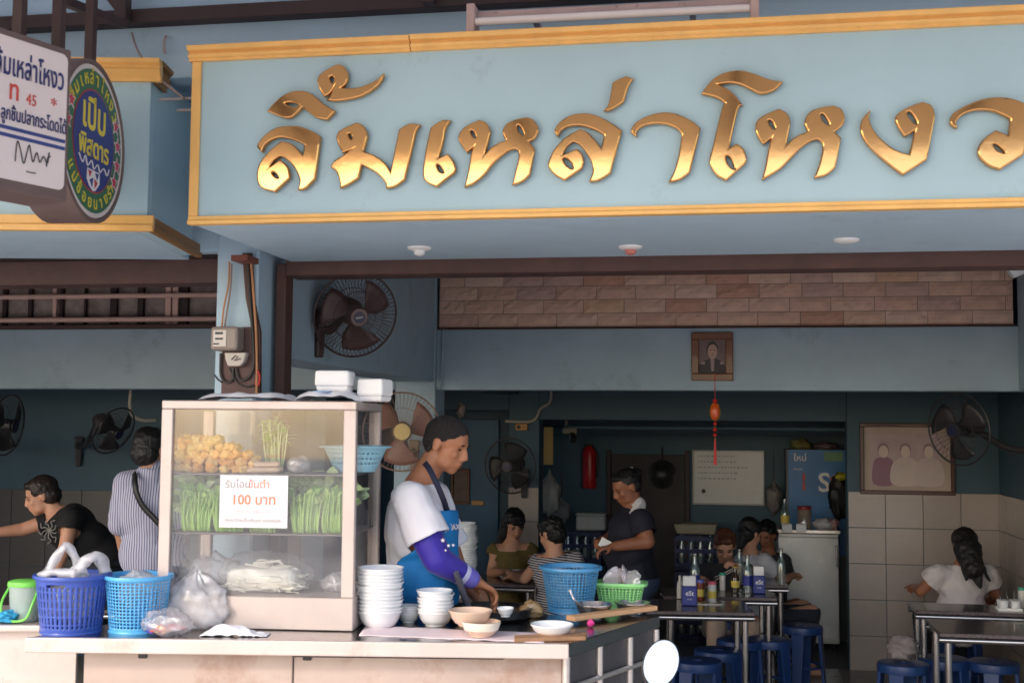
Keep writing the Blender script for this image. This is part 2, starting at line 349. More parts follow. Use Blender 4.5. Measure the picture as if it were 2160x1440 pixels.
# kitchen behind the opening
part('kitchen_wall', (-2.6, YK, 0), (2.449, YK + .1, 2.92), BLUESHADE)
part('kitchen_ledge', (-2.3, YK - .12, 1.74), (2.4, YK - .001, 1.80), BLUESHADE)
part('kitchen_beam', (-2.3, YW + .6, 1.885), (2.4, YW + .75, 2.0), BLUESHADE)
d0 = at(1290, 960, YK); d1 = at(1445, 960, YK)
part('door', (d0.x, YK - .02, 0), (d1.x, YK - .001, 1.56), mat('dark_door', C(52, 42, 40), .6, var=.3))
part('door_frame', (d0.x - .04, YK - .05, 0), (d0.x - .001, YK - .001, 1.6), DKBROWN); part('door_frame', (d1.x + .001, YK - .05, 0), (d1.x + .04, YK - .001, 1.6), DKBROWN)
# blue door bay left of the pier
part('bay_wall', (-3.2, YW + .35, 0), (-1.731, YW + .4, 2.92), BLUESHADE)
a = at(955, 900, YW + .3); b = at(1052, 900, YW + .3)
part('door', (a.x, YW + .31, 0), (b.x, YW + .349, 1.86), mat('blue_door', C(58, 98, 128), .5, var=.12))
# left unit walls
LW = part('left_back_wall', (-7, 9.0, 0), (-2.9, 9.15, 2.92), BLUESHADE)
LT = mat('left_wall_tile', C(84, 78, 76), .35, var=.12, scale=3)
lt = MB().bx((.002, -.008, .002), (.298, 0, .298)).mesh('tile'); lt.materials.append(LT)
for i in range(11):
    for j in range(4): tile(lt, -6.2 + .3 * i, 9.0, .08 + j * .3, LW)
part('partition', (-2.9, 8.2, 0), (-2.75, 9.15, 2.92), BLUESHADE)
# canopy over the pavement
K = thing('street_canopy', 'brown steel canopy frame with a sheet roof above the signboard', 'canopy', (0, 4.2, 3.3))
zl = at(0, 52, 4.2).z
MB().bx((-7, 4.18, zl - .03), (3.2, 4.239, zl + .025)).build('ledger', DKBROWN, K, True, bevel=.004)
MB().hexa([(-7, 1.1, 3.26), (3.4, 1.1, 3.26), (3.4, 4.2, 3.85), (-7, 4.2, 3.85), (-7, 1.1, 3.29), (3.4, 1.1, 3.29), (3.4, 4.2, 3.88), (-7, 4.2, 3.88)]).build('roof_sheet', glassy('roof_sheet', C(206, 208, 212), .0, .0, .6, thru=.5), K, True)
for px in (258, 905, 1560): 
    p = at(px, 30, 4.15); MB().bx((p.x - .022, 4.13, zl - .028), (p.x + .022, 4.179, 3.84)).build('post', DKBROWN, K, True, bevel=.003)
    MB().tube([(p.x - .01, 4.15, zl + .01), (p.x - .42, 4.15, zl + .5)], .016, 4).build('brace', DKBROWN, K, True)
for px in (-300, 258, 905, 1560, 2300):
    p = at(px, 30, 4.15); MB().hexa([(p.x - .02, 1.12, 3.2), (p.x + .02, 1.12, 3.2), (p.x + .02, 4.12, 3.77), (p.x - .02, 4.12, 3.77), (p.x - .02, 1.12, 3.259), (p.x + .02, 1.12, 3.259), (p.x + .02, 4.12, 3.83), (p.x - .02, 4.12, 3.83)]).build('rafter', DKBROWN, K, True)
# ---------------------------------------------------------------- the main signboard
S = thing('signboard', 'long pale blue signboard with raised golden Thai letters and gold trim', 'sign', (-1.8, YS, ZS))
XL, XR = -1.806, 2.62
MB().bx((XL + .012, YS, ZS + .004), (XR, YS + .05, ZT - .004)).build('board', SIGNBLUE, S, True)
MB().bx((XL + .012, YS + .051, ZS + .003), (XR, 4.86, ZS + .03)).build('soffit', BLUE, S, True)
MB().bx((XL + .012, YS + .051, ZS + .031), (XL + .05, 4.23, ZT - .005)).build('side_panel', BLUE, S, True)
def cornice(name, prof, x0, x1, par, mtx=None, m=GOLDP):
    q = [Vector((x0, -y, z)) for y, z in prof]
    mb = MB().prism(q, (x1 - x0, 0, 0))
    if mtx: mb.v = [tuple(mtx @ Vector(v)) for v in mb.v]
    return mb.build(name, m, par, True, bevel=.001)
TOPP = [(-.02, 0), (.012, 0), (.012, .008), (.02, .012), (.024, .022), (.016, .024), (.016, .03), (.03, .034), (.036, .046), (.036, .05), (-.02, .05)]
T0 = Matrix.Translation((0, YS - .001, ZT - .05)); xm = at(868, 95, YS).x
cornice('top_trim', TOPP, XL - .01, xm - .0015, S, T0); cornice('top_trim', TOPP, xm + .0015, XR, S, Matrix.Translation((0, YS - .001, ZT - .049)))
BOT = [(-.02, 0), (.016, 0), (.016, .012), (.01, .016), (.01, .028), (-.02, .028)]
cornice('bottom_trim', BOT, XL, XR, S, Matrix.Translation((0, YS - .001, ZS)))
MB().bx((XL + .001, YS - .013, ZS + .0285), (XL + .034, YS - .001, ZT - .0505)).build('side_trim', GOLDP, S, True, bevel=.003)
BRASS = mat('polished_brass', C(220, 164, 104), .10, metal=1, var=.06, scale=5, bump=.05, bscale=6)
GA = (500, 110, 4.32); GB = (950, 110, 3.927); GC = (1450, 110, 3.042)
GLY = [
 (GA, "240,920c 260,860 320,810 400,785 480,795 560,820 622,852c 608,940c 540,870 480,832 410,820c 300,910 215,1020 190,1130 205,1210 255,1255 355,1280c 490,1155c 488,1100 465,1040 400,985c 310,1050c 345,995 400,957c 450,975 520,1045 568,1130 580,1190 560,1262c 630,1250 722,1160c 770,775c 690,725 580,685 460,680 350,702 260,765 205,830 195,875", ["328,1105 352,1103 386,1150 358,1143"]),
 (GA, "280,545c 380,440 470,380 560,360 650,370 730,420 800,480 905,545c 830,625c 740,610 670,560 602,512c 560,560 500,605 430,605 350,575", ["450,476 510,468 570,490 553,503 515,506"]),
 (GA, "740,260c 765,210 840,160 920,120c 975,135 1015,190 1020,250 1000,300 960,335c 1080,335 1180,310 1270,265 1345,200c 1330,260 1260,340 1140,410 1020,440 900,455 820,445c 860,400 878,355c 850,390 800,415c 760,350 742,290", ["855,235 884,232 890,265 880,292 860,270"]),
 (GA, "915,770 935,730 1000,690 1095,648c 1150,670 1190,730 1195,790 1160,910c 1270,950 1360,1020 1405,1090c 1480,715c 1540,675 1600,655 1680,670c 1640,730 1610,860 1535,1170c 1450,1230 1365,1250c 1360,1200 1280,1110 1145,1035c 1115,1155c 1030,1210 945,1248c 945,1190 915,1100 860,1055c 890,1000 975,945c 1025,905c 970,925c 935,860 915,800", ["1022,752 1044,758 1052,802 1034,790"]),
 (GA, "1770,695c 1830,650 1890,625 1955,630c 1910,700 1885,830 1845,970c 1925,930c 1975,990 2000,1060 1990,1105c 1825,1235c 1730,1190 1700,1120 1710,1000 1735,850", ["1828,1033 1856,1045 1887,1104 1848,1087"]),
 (GB, "70,720 90,660 150,610 245,567c 300,590 335,650 333,700 292,850c 350,790 420,750 460,735c 440,690 438,650 470,600 545,565 635,545c 690,565 728,620 732,670 700,725 660,745c 705,810c 665,1020c 600,1080 515,1108c 545,980 570,870 560,820 520,812 450,850 360,930 290,1020 200,1095 120,1125c 150,1000 175,850 190,800c 140,840c 90,770", ["172,658 195,664 214,714 188,702", "558,618 580,622 612,694 568,668"]),
 (GB, "900,710c 920,660 980,625 1060,615 1140,630 1220,660 1275,695c 1252,800c 1190,720 1130,665 1075,645c 960,710 870,800 820,900 815,960 870,1025 950,1070c 1095,970c 1110,910 1095,850 1050,805c 935,855c 970,790 1020,750c 1080,780 1140,860 1175,930 1180,1000 1150,1080c 1230,1070 1330,1010c 1425,655c 1330,590 1210,530 1110,513 1000,530 910,585 870,640 870,680", ["938,888 970,890 1012,936 1012,972 962,940"]),
 (GB, "1345,260c 1400,230 1465,205c 1520,230c 1480,290 1440,420c 1380,460 1320,492 1270,495c 1310,440 1330,350", []),
 (GB, "1545,710c 1550,660 1600,620 1700,600 1800,610 1880,645 1915,690c 1890,860 1850,1000 1805,1085c 1900,1065 1985,1005c 2075,635c 1990,570 1880,520 1770,505 1650,530 1550,580 1500,640 1505,680", []),
 (GC, "90,275c 130,215 190,160 270,130 350,125 430,145 520,180 615,195c 560,250 480,275 420,255 350,220 280,205 200,215c 270,250 320,300 355,350c 325,375 270,620c 315,590c 360,625 382,690 370,722c 250,830c 180,790 140,710 160,620 220,370 240,335c 190,300", ["248,672 275,684 302,754 262,725"]),
 (GC, "435,490 452,440 510,400 590,368c 640,400 660,450 655,500 635,600c 690,550 770,512c 750,470 755,430 790,385 860,360 935,348c 985,370 1008,420 998,470 945,518c 985,555c 950,745c 890,795 810,815c 845,720 865,620 850,575 810,570 740,610 660,690 590,760 475,828c 500,730 515,640 535,560c 485,600c 445,540", ["518,445 540,449 560,498 534,484", "853,407 876,411 908,474 868,447"]),
 (GC, "1175,375c 1165,430 1190,500 1250,570 1330,630 1420,660c 1455,510c 1390,550c 1350,490 1330,440 1347,400 1420,355 1505,325c 1560,345 1585,400 1580,460 1535,695c 1380,795c 1280,720 1170,620 1115,540 1108,470 1130,420", ["1408,393 1436,399 1470,468 1424,436"]),
 (GC, "1730,495c 1725,450 1770,405 1850,380 1950,385 2030,415 2065,435c 2055,540c 1975,505c 1900,560 1860,620 1870,680 1930,735 2000,760c 2150,665c 2235,395c 2170,340 2080,305 1980,295 1880,310 1780,350 1700,400 1680,450 1695,480", ["1958,598 1986,604 2032,650 1984,636"])]
MS = frame((0, YS - .014, 0), (1, 0, 0), (0, 0, 1), (0, -1, 0))
def ring(g, s):
    out = []
    for t in s.split():
        c = t.endswith('c'); x, y = map(float, t.rstrip('c').split(',')); p = at(g[0] + x / g[2], g[1] + y / g[2], YS - .014)
        out.append((p.x, p.z, 1) if c else (p.x, p.z))
    return smooth2(out)
for g, o, hs in GLY: flatshape(ring(g, o), BRASS, 'letter', S, MS, [ring(g, h) for h in hs], depth=.008, bev=.005, res=2)
# strip light above the sign
L = thing('strip_light', 'rusty strip light fitting with one white tube above the signboard', 'lamp', (-.5, 3.95, ZT))
RUST = mat('rusty_fitting', C(196, 168, 164), .6, var=.2, stain=(C(110, 64, 50), .55, .8), sscale=14)
a, b = at(992, 80, 3.93), at(1592, 48, 3.93); zt = ZT + .066
MB().bx((a.x, 3.98, zt + .012), (b.x, 4.01, zt + .04)).build('batten', RUST, L, True, bevel=.003)
for p in (a, b): MB().bx((p.x - .014, 3.925, ZT + .002), (p.x + .014, 4.012, zt + .05)).build('end_holder', RUST, L, True, bevel=.003)
MB().cyl((a.x + .015, 3.945, zt - .008), (b.x - .015, 3.945, zt - .008), .0135).build('light_tube', mat('tube_glass', C(238, 228, 226), .25, var=.02), L, True, smooth=True)
for x in (a.x + .2, b.x - .2): MB().bx((x - .01, 4.011, zt + .014), (x + .01, 4.239, zt + .03)).build('arm', RUST, L, True)
# lamp holders in the soffit
for px, py, lb in ((885, 522, 'white bulbless lamp holder in the soffit beside the wall fan'), (1330, 520, 'white lamp holder with a reddish centre in the soffit'), (1785, 505, 'shallow round white lamp base in the soffit, without a socket')):
    p = onz(px, py, ZS + .003); t = thing('ceiling_lamp_holder', lb, 'lamp', p)
    MB().lathe([(.001, -.012), (.03, -.012), (.044, -.006), (.046, 0)], 24).build('rose', WHITE, t, smooth=True)
    if px < 1700: MB().lathe([(.001, -.034), (.01, -.032), (.02, -.026), (.022, -.0125)], 16).build('socket', WHITE if px < 1000 else mat('reddish', C(196, 120, 110), .5), t, smooth=True)
for px, py in ((1252, 546), (1375, 545), (1508, 540)):
    p = onz(px, py, ZS + .003); tag(MB().tube(rope([p, p + Vector((0, 0, -.018)), p + Vector((.008, 0, -.028)), p + Vector((.016, 0, -.02))], 4), .0028, 6).build('ceiling_hook', BROWN), {1252: 'rusty soffit hook just short of the reddish lamp holder', 1375: 'rusty soffit hook just past the reddish lamp holder', 1508: 'rusty soffit hook straight above the portrait'}[px], 'hook', 'hooks in the soffit')
# ---------------------------------------------------------------- the neighbour's fascia box, left
N = thing('fascia_box', 'plain pale blue fascia box with gold trims beside the lettered signboard', 'fascia', at(150, 490, 4.1))
dl = .675 / .1555
PR = atd(312, 489, dl); PR.z = ZS
exv = (-RH); back = FH
def fb(name, u0, u1, v0, v1, z0, z1, m=SIGNBLUE, bev=.002):   # u leftwards from the right corner, v backwards
    q = [PR + exv * u + back * v for u, v in ((u0, v0), (u1, v0), (u1, v1), (u0, v1))]
    return MB().hexa([Vector((p.x, p.y, z0)) for p in q] + [Vector((p.x, p.y, z1)) for p in q]).build(name, m, N, True, bevel=bev)
fb('board', .004, 3.4, .0, .04, ZS + .002, ZT - .01)
fb('side_panel', .004, .05, .041, .62, ZS + .003, ZT - .012, SIGNBLUE)
fb('soffit', .051, 3.4, .041, .75, ZS + .002, ZS + .03, BLUE)
MF = frame(PR, exv, back, ZUP)
cornice('bottom_trim', [(-.01, 0), (.02, 0), (.02, .02), (.012, .026), (.012, .056), (-.01, .056)], -.02, 3.4, N, MF)
cornice('top_trim', [(-.01, 0), (.014, 0), (.014, .014), (.022, .022), (.03, .04), (.022, .046), (.022, .056), (.034, .064), (.038, .078), (-.01, .078)], -.034, 3.4, N, MF @ Matrix.Translation((0, 0, ZT - ZS - .078)))
MF2 = frame(PR, back, exv * 1., ZUP)
cornice('side_trim', [(.0, 0), (.02, 0), (.02, .02), (.012, .026), (.012, .056), (.0, .056)], .0, .68, N, MF2, mat('gold_dark', C(150, 104, 52), .5, metal=.2, var=.15))
cornice('side_trim', [(.0, 0), (.014, 0), (.014, .014), (.022, .022), (.03, .04), (.022, .046), (.022, .056), (.034, .064), (.038, .078), (.0, .078)], .0, .14, N, MF2 @ Matrix.Translation((0, 0, ZT - ZS - .078)), MATS['gold_dark'])
# cables and brackets in the gap
WIRE = mat('grey_cable', C(150, 130, 126), .6); 
tag(MB().tube(rope([at(278, 70, 4.2), at(292, 110, 4.12), at(330, 160, 4.05), at(388, 208, 3.97)], 6), .0045, 6).build('cable', WIRE), 'grey cable sagging from the canopy to the signboard end', 'cable')
for py, x0 in ((214, 338), (237, 375)):
    q = at(x0, py, 4.0); e = at(405, py + 4, 4.0); tag(MB().bx((q.x, 3.99, q.z), (-1.793, 4.0, q.z + .008)).build('bracket_bar', mat('galvanised', C(170, 160, 160), .4, metal=.6)), ('upper longer' if py < 230 else 'lower shorter') + ' galvanised bar bracing the end of the signboard', 'bracket', 'bars in the gap beside the signboard')
# ================================================================ the food cart and what stands on it
ZC = 1.085
def film(c, r, seed, amp=.22, freq=5., pinch=None, nu=30, nv=20, flat=None):
    """crumpled bag: a noisy closed skin"""
    c = Vector(c); mb = MB().ball((0, 0, 0), 1., nu, nv); vs = []
    off = Vector((seed * 3.7, seed * 1.3, seed * 2.1))
    for v in mb.v:
        p = Vector(v); k = 1 + amp * noise.noise(p * freq * .5 + off) + amp * .8 * abs(noise.noise(p * freq + off)) * 1.2 - amp * .4 + amp * .4 * noise.noise(p * freq * 2.3 + off)
        q = Vector((p.x * r[0], p.y * r[1], p.z * r[2])) * k
        if pinch and p.z > pinch: f = max(.12, 1 - (p.z - pinch) / (1 - pinch) * .95); q.x *= f; q.y *= f
        if flat is not None and q.z < flat: q.z = flat + noise.noise(p * 4 + off) * .002
        vs.append(c + q)
    mb.v = [tuple(v) for v in vs]; return mb
def sheet(P, ux, uy, nx, ny, hfun):
    """level soft sheet with a height function; P + ux*i + uy*j"""
    vs = []; fs = []
    for j in range(ny + 1):
        for i in range(nx + 1):
            s_, t_ = i / nx, j / ny; h = hfun(s_, t_); vs.append(Vector(P) + Vector(ux) * s_ + Vector(uy) * t_ + Vector((h[0], h[1], h[2])))
    for j in range(ny):
        for i in range(nx): a = j * (nx + 1) + i; fs.append((a, a + 1, a + nx + 2, a + nx + 1))
    return MB().add(vs, fs)
BAG = glassy('plastic_bag', C(250, 248, 252), .46, .3, .2, .2, 14)
BAGW = glassy('white_bag', C(252, 250, 252), .06, .2, .3, .06, 12)
CLEAR = glassy('clear_plastic', C(250, 250, 252), .62, .35, .12, .1, 14)
# ---- cart
PANELM = mat('panel_steel_shaded', C(186, 166, 156), .5, metal=.35, var=.15, scale=3, bump=.04, bscale=30, stain=(C(150, 112, 92), .52, .6), sscale=3.2)  # steel darkened for the shade beneath the lip, with real brown stains
crt = thing('food_cart', 'stainless steel street food cart with a wide worktop', 'cart', (-1.4, 4.2, .12))
FL, FR, SR = onz(52, 1346, ZC), onz(1200, 1360, ZC), onz(1392, 1298, ZC)
BL = FL + (SR - FR)
top = [FL, FR, SR, BL]
def plate(name, pts, z0, z1, m, par, bev=.006):
    return MB().prism([Vector((p.x, p.y, z0)) for p in pts], (0, 0, z1 - z0)).build(name, m, par, True, bevel=bev, seg=2)
fx = (FR - FL).normalized(); sx_ = (SR - FR).normalized(); fy = Vector((-fx.y, fx.x, 0))
tp = plate('worktop', [FL + fy * .0225, FR + fy * .0225 - fx * .002, SR, BL], ZC - .045, ZC, mat('top_steel', C(150, 146, 148), .2, metal=1, var=.12, scale=4, stain=(C(110, 100, 96), .55, .5), sscale=6), crt, .003)
plate('front_lip', [FL, FR, FR + fy * .022, FL + fy * .022], ZC - .046, ZC + .003, STEELM, crt, .004)
def lerp(a, b, t): return a + (b - a) * t
pA, pB = FL + fx * .17 + fy * .085, FR - fx * .02 + fy * .085
def panel(name, a, b, z0, z1, th, m, par, bev=.003):
    n_ = (b - a).normalized(); n_ = Vector((-n_.y, n_.x, 0)) * th
    return MB().hexa([Vector((p.x, p.y, z0)) for p in (a, b, b + n_, a + n_)] + [Vector((p.x, p.y, z1)) for p in (a, b, b + n_, a + n_)]).build(name, m, par, True, bevel=bev)
mid = lerp(pA, pB, .44)
panel('front_panel', pA, mid - fx * .002, .34, ZC - .0455, .02, PANELM, crt); panel('front_panel', mid + fx * .002, pB, .34, ZC - .0455, .02, PANELM, crt)
panel('drip_rail', lerp(pA, pB, .44) - fy * .02, lerp(pA, pB, .88) - fy * .02, ZC - .062, ZC - .047, .018, DARKG, crt)
for t in (.115, .46): a = lerp(pA, pB, t); panel('hinge', a - fy * .008, a + fx * .03 - fy * .008, ZC - .075, ZC - .052, .007, DARKG, crt)
sA, sB = FR + fy * .08 - fx * .012, SR - fx * .012
panel('side_panel', sA + (sB - sA) * .02, sB, .34, ZC - .046, .02, mat('dark_steel', C(96, 92, 94), .45, metal=.5, var=.2), crt)
nside = Vector(((sB - sA).normalized().y, -(sB - sA).normalized().x, 0))
for t in (.0, .33, .66, .97):
    a = lerp(sA, sB, t) + nside * .006; MB().cyl((a.x, a.y, .2), (a.x, a.y, ZC - .047), .014, n=10).build('frame_post', STEEL, crt, True, smooth=True)
for z in (.55, .8, .93):
    MB().tube([Vector((p.x, p.y, z)) + nside * .012 for p in (sA, lerp(sA, sB, .97))], .009, 8).build('frame_rail', STEEL, crt, True, smooth=True)
plate('shelf', [pA + fy * .03, pB + fy * .03 - fx * .06, SR - fx * .16 - fy * .05, BL + fx * .2 - fy * .05], .34, .36, STEELM, crt)
for p in (pA + fy * .08 + fx * .06, pB + fy * .1 - fx * .1, BL + fx * .28 - fy * .1, SR - fx * .25 - fy * .1):
    MB().cyl((p.x, p.y, .28), (p.x, p.y, .34), .016).build('leg', STEEL, crt, True)
    MB().lathe([(.001, -.02), (.07, -.02), (.08, -.012), (.08, .012), (.07, .02), (.001, .02)], 24, Matrix.Translation((p.x, p.y, .2)) @ Matrix.Rotation(math.pi / 2, 4, 'X') @ Matrix.Rotation(0, 4, 'Z')).build('wheel', BLACK, crt, True, smooth=True)
# ---- side counter at far left
sc_ = thing('side_counter', 'low stainless counter standing beside the food cart, with a lidded tub on it', 'counter', (-2.9, 4.4, .12))
q0, q1 = onz(-420, 1318, ZC - .002), onz(86, 1318, ZC - .002); q2 = onz(160, 1330, ZC)
plate('worktop', [q0, q1, q1 + FH * .5, q0 + FH * .5], ZC - .027, ZC - .002, STEELM, sc_)
e0 = q0 + FH * .06; e1 = onz(158, 1316, ZC) + FH * .03; panel('front_panel', e0, e1, .14, ZC - .0275, .02, STEELM, sc_)
# ---- glass display case
RZC = PSI - math.radians(4.84)
CO = onz(744, 1332, ZC); WC, DC, HC = .705, .48, .80
case = thing('display_case', 'stainless framed glass display case full of vegetables on the food cart', 'display case', CO, RZC)
MC = Matrix.Translation(CO) @ Matrix.Rotation(RZC, 4, 'Z')
def cb(name, a, b, m=STEELM, bev=.003): return MB().bx(a, b).build(name, m, case, bevel=bev)
cb('base', (-WC, 0, .002), (0, DC, .115))
for x0, x1 in ((-WC, -WC + .042), (-.045, 0)):
    cb('post', (x0, 0, .1155), (x1, .03, HC - .0305)); cb('post', (x0, DC - .03, .1155), (x1, DC, HC - .0305))
cb('top_panel', (-WC, 0, HC - .03), (0, DC, HC))
GL = glassy('case_glass', C(236, 226, 230), .93, .3, .03, .05, 5)
cb('front_glass', (-WC + .0425, .012, .116), (-.0455, .016, HC - .031), GL, 0)
for x in (-WC + .012, -.016): cb('side_glass', (x, .0305, .116), (x + .004, DC - .0305, HC - .031), GL, 0)
for z in (.325, .535): cb('shelf', (-WC + .017, .03, z), (-.017, DC - .04, z + .008), mat('shelf_steel', C(150, 144, 146), .35, metal=.7))
cb('back_mesh', (-WC + .043, DC - .012, .116), (-WC + .2, DC - .006, HC - .031), glassy('back_glass', C(210, 206, 208), .9, .2, .04), 0)
def CW(px, z, y):                 # place inside the case: photo column, height, depth behind the front glass
    x = (px - 744) / (2600 / (dist(CO) + y)); return MC @ Vector((x, y, z))
# sign sheet on the glass
ps = thing('price_sheet', 'white paper sheet with orange writing taped to the case glass', 'sign', MC @ Vector((-.36, .008, .36)), RZC)
PW, PH = .246, .184; pc = -.4875 + PW / 2
cz = .353
pap = MB().bx((-PW / 2, -.001, 0), (PW / 2, .0008, PH)).build('paper', mat('paper', C(240, 236, 242), .7, var=.02), ps)
ps.location = MC @ Vector(((448 + 597) / 2 / 607 - 744 / 607, .0095, cz))
OR = mat('orange_ink', C(250, 150, 110), .7); GR = mat('grey_ink', C(176, 160, 150), .7); PKI = mat('pale_ink', C(222, 206, 200), .7)
def pt(s, size, m, x, z, al='CENTER', off=0): text(s, size, m, 'lettering', pap, frame((x, -.0016, z), (1, 0, 0), (0, 0, 1), (0, -1, 0)), False, .0003, al, offset=off)
pt('รับโอน', .036, GR, -.058, .14); pt('ขั้นต่ำ', .036, OR, .018, .14); pt('100 บาท', .048, OR, .0, .082, off=.0006); pt('ต่ำกว่า 100 บาท', .02, PKI, 0, .048); pt('กรุณาจ่ายเป็นเงินสด ขอบคุณค่ะ', .0165, GR, 0, .02)
# fried tofu pile
TOF = [mat('fried_tofu_%d' % i, C(*c), .6, var=.25, scale=30, bump=.3, bscale=60) for i, c in enumerate(((242, 192, 112), (248, 206, 132), (232, 174, 96)))]
rt = random.Random(11)
tms = []
for k in range(6):
    mb = MB().bx((-.5, -.5, -.5), (.5, .5, .5)); mb.v = [tuple(c * (.023 + .009 * rt.random()) for c in v) for v in mb.v]; me = mb.mesh('fried_tofu'); me.materials.append(TOF[k % 3]); tms.append(me)
for lay in range(5):
    for row in range(4):
        for i in range(11):
            px = 352 + i * 15.5 + rt.uniform(-7, 7); hmax = .135 * (1 - max(0, (px - 380)) / 190) ** .9 if px < 560 else 0
            z = .556 + lay * .025 + (rt.uniform(-.004, .006) if lay else 0)
            if z - .543 > hmax + .01 or (row > 1 and lay < 3 and i > 2 and row == 3): continue
            o = bpy.data.objects.new('fried_tofu', rt.choice(tms)); COL.objects.link(o); o.location = CW(px, z, .07 + row * .032 + lay * .01 + rt.uniform(-.006, .006)); o.rotation_euler = (rt.uniform(-.9, .9), rt.uniform(-.9, .9), rt.uniform(0, 3))
            md = o.modifiers.new('b', 'BEVEL'); md.width = .004; md.segments = 2
            tag(o, 'golden fried tofu cube in the pile on the case top shelf', 'tofu', 'fried tofu cubes in the case')
# sausages, garlic
BEI = mat('fish_cake', C(226, 196, 164), .5, var=.1)
for k, (px0, px1, z, y) in enumerate(((502, 574, .553, .05), (508, 576, .5535, .078), (515, 572, .573, .062))):
    a, b = CW(px0, z, y), CW(px1, z + .002, y + .01); tag(MB().tube([a, lerp(a, b, .06), lerp(a, b, .5), lerp(a, b, .94), b], [.004, .0098, .0105, .0098, .004], 12).build('fish_roll', BEI, smooth=True), 'pale beige fish roll lying beside the tofu pile', 'fish roll', 'fish rolls on the top shelf')
g_ = thing('garlic_bag', 'small clear bag of pale garlic bulbs behind the fish rolls', 'bag', CW(606, .543, .12))
for k in range(5): MB().ball((rt.uniform(-.02, .02), rt.uniform(-.015, .015), .014 + .018 * (k > 2)), (.015, .015, .013), 10, 7).build('bulb', mat('garlic', C(226, 212, 200), .5), g_, smooth=True)
film((0, 0, .026), (.045, .04, .034), 4, .2, 4, flat=-.024).build('bag_film', CLEAR, g_, smooth='all')
# upright bunch and leafy bundles
LEAF = [mat('leaf_%d' % i, C(*c), .5, var=.25, scale=20) for i, c in enumerate(((150, 196, 92), (176, 210, 122), (130, 176, 86), (196, 216, 160)))]
STALK = mat('stalk', C(178, 216, 122), .45, var=.15, scale=14); STALKW = mat('pale_stalk', C(206, 222, 170), .45, var=.12)
def leaf(mb, p, d, up, ln, wd):
    d = d.normalized(); s_ = d.cross(up); s_ = s_.normalized() if s_.length > 1e-4 else Vector((1, 0, 0)); n_ = s_.cross(d)
    prof = [(0, .0), (.25, .7), (.55, 1), (.8, .6), (1, 0)]; vs = []; fs = []
    for t, w_ in prof:
        c = p + d * ln * t - n_ * ln * .25 * t * t; vs += [c - s_ * wd * w_ + n_ * wd * .25 * w_, c, c + s_ * wd * w_ + n_ * wd * .25 * w_]
    for i in range(4): a = i * 3; fs += [(a, a + 1, a + 4, a + 3), (a + 1, a + 2, a + 5, a + 4)]
    mb.add(vs, fs)
cel = thing('vegetable_bunch', 'leafy green bunch standing upright on the case top shelf', 'vegetables', CW(548, .543, .16))
st, lf, lf2 = MB(), MB(), MB()
for k in range(26):
    b0 = Vector((rt.uniform(-.03, .03), rt.uniform(-.02, .02), .0)); t0 = b0 * 1.2 + Vector((rt.uniform(-.02, .02), rt.uniform(-.02, .02), rt.uniform(.14, .19)))
    st.tube(rope([b0, lerp(b0, t0, .5) + Vector((rt.uniform(-.006, .006), 0, 0)), t0], 3), [.0028] * 6 + [.0016], 5)
    for q in range(5):
        d = Vector((rt.uniform(-1, 1), rt.uniform(-1, 1), rt.uniform(-.4, 1))); leaf(lf if q % 2 else lf2, t0 + Vector((0, 0, -.02 * q * .5)), d, ZUP, rt.uniform(.025, .048), rt.uniform(.006, .011))
st.build('stalks', STALKW, cel, smooth=True); lf.build('leaves', LEAF[0], cel); lf2.build('leaves', LEAF[1], cel)
MB().tube([Vector((.036 * math.cos(a), .026 * math.sin(a), .06)) for a in [k * .3927 for k in range(16)]], .0018, 5, True).build('rubber_band', mat('rubber_band', C(220, 150, 120), .6), cel)
def bundle(px0, px1, label, seed):
    r = random.Random(seed); w_ = (px1 - px0) / 590; t = thing('vegetable_bundle', label, 'vegetables', CW((px0 + px1) / 2, .333, .1), RZC, 'stalk vegetable bundles on the middle shelf')
    a, l1, l2 = MB(), MB(), MB(); n = int(w_ / .0052)
    for k in range(n):
        for lay in range(2):
            x = -w_ / 2 + w_ * (k + r.uniform(.1, .9)) / n; y = -.065 + lay * .012 + r.uniform(-.006, .006)
            b0 = Vector((x * .92, y + .012, .004 + lay * .006)); m_ = Vector((x + r.uniform(-.004, .004), y, .06)); t0 = Vector((x * 1.06 + r.uniform(-.016, .016), y + .035, .115 + r.uniform(-.02, .03)))
            a.tube(rope([b0 + Vector((0, .05, -.002)), b0, m_, t0], 3), r.uniform(.0022, .0038), 5)
            for q in range(2):
                leaf(r.choice((l1, l2)), t0 + Vector((0, .01, -.01)), Vector((r.uniform(-1, 1), r.uniform(-.6, .6), r.uniform(-.2, .9))), Vector((0, -1, .4)), r.uniform(.03, .055), r.uniform(.009, .016))
    a.build('stalks', STALK, t, smooth=True); l1.build('leaves', LEAF[2], t); l2.build('leaves', LEAF[1], t)
    return t
bundle(366, 430, 'stalk vegetable bundle at the left post of the case', 1); bundle(436, 500, 'stalk vegetable bundle half behind the paper sheet, next to the left one', 2)
bundle(512, 572, 'stalk vegetable bundle hidden mostly behind the paper sheet', 3); bundle(606, 664, 'thick stalk vegetable bundle right of the paper sheet', 4); bundle(668, 716, 'stalk vegetable bundle at the right post of the case', 5)
cab = thing('cabbage_leaves', 'heap of pale leafy greens lying along the back of the middle shelf', 'vegetables', CW(530, .333, .2), RZC)
l1, l2 = MB(), MB()
for k in range(420):
    leaf(rt.choice((l1, l2)), Vector((rt.uniform(-.31, .31), rt.uniform(-.09, .06), rt.uniform(.06, .185))), Vector((rt.uniform(-1, 1), rt.uniform(-1, .2), rt.uniform(-.7, .7))), Vector((0, -1, .5)), rt.uniform(.04, .08), rt.uniform(.015, .03))
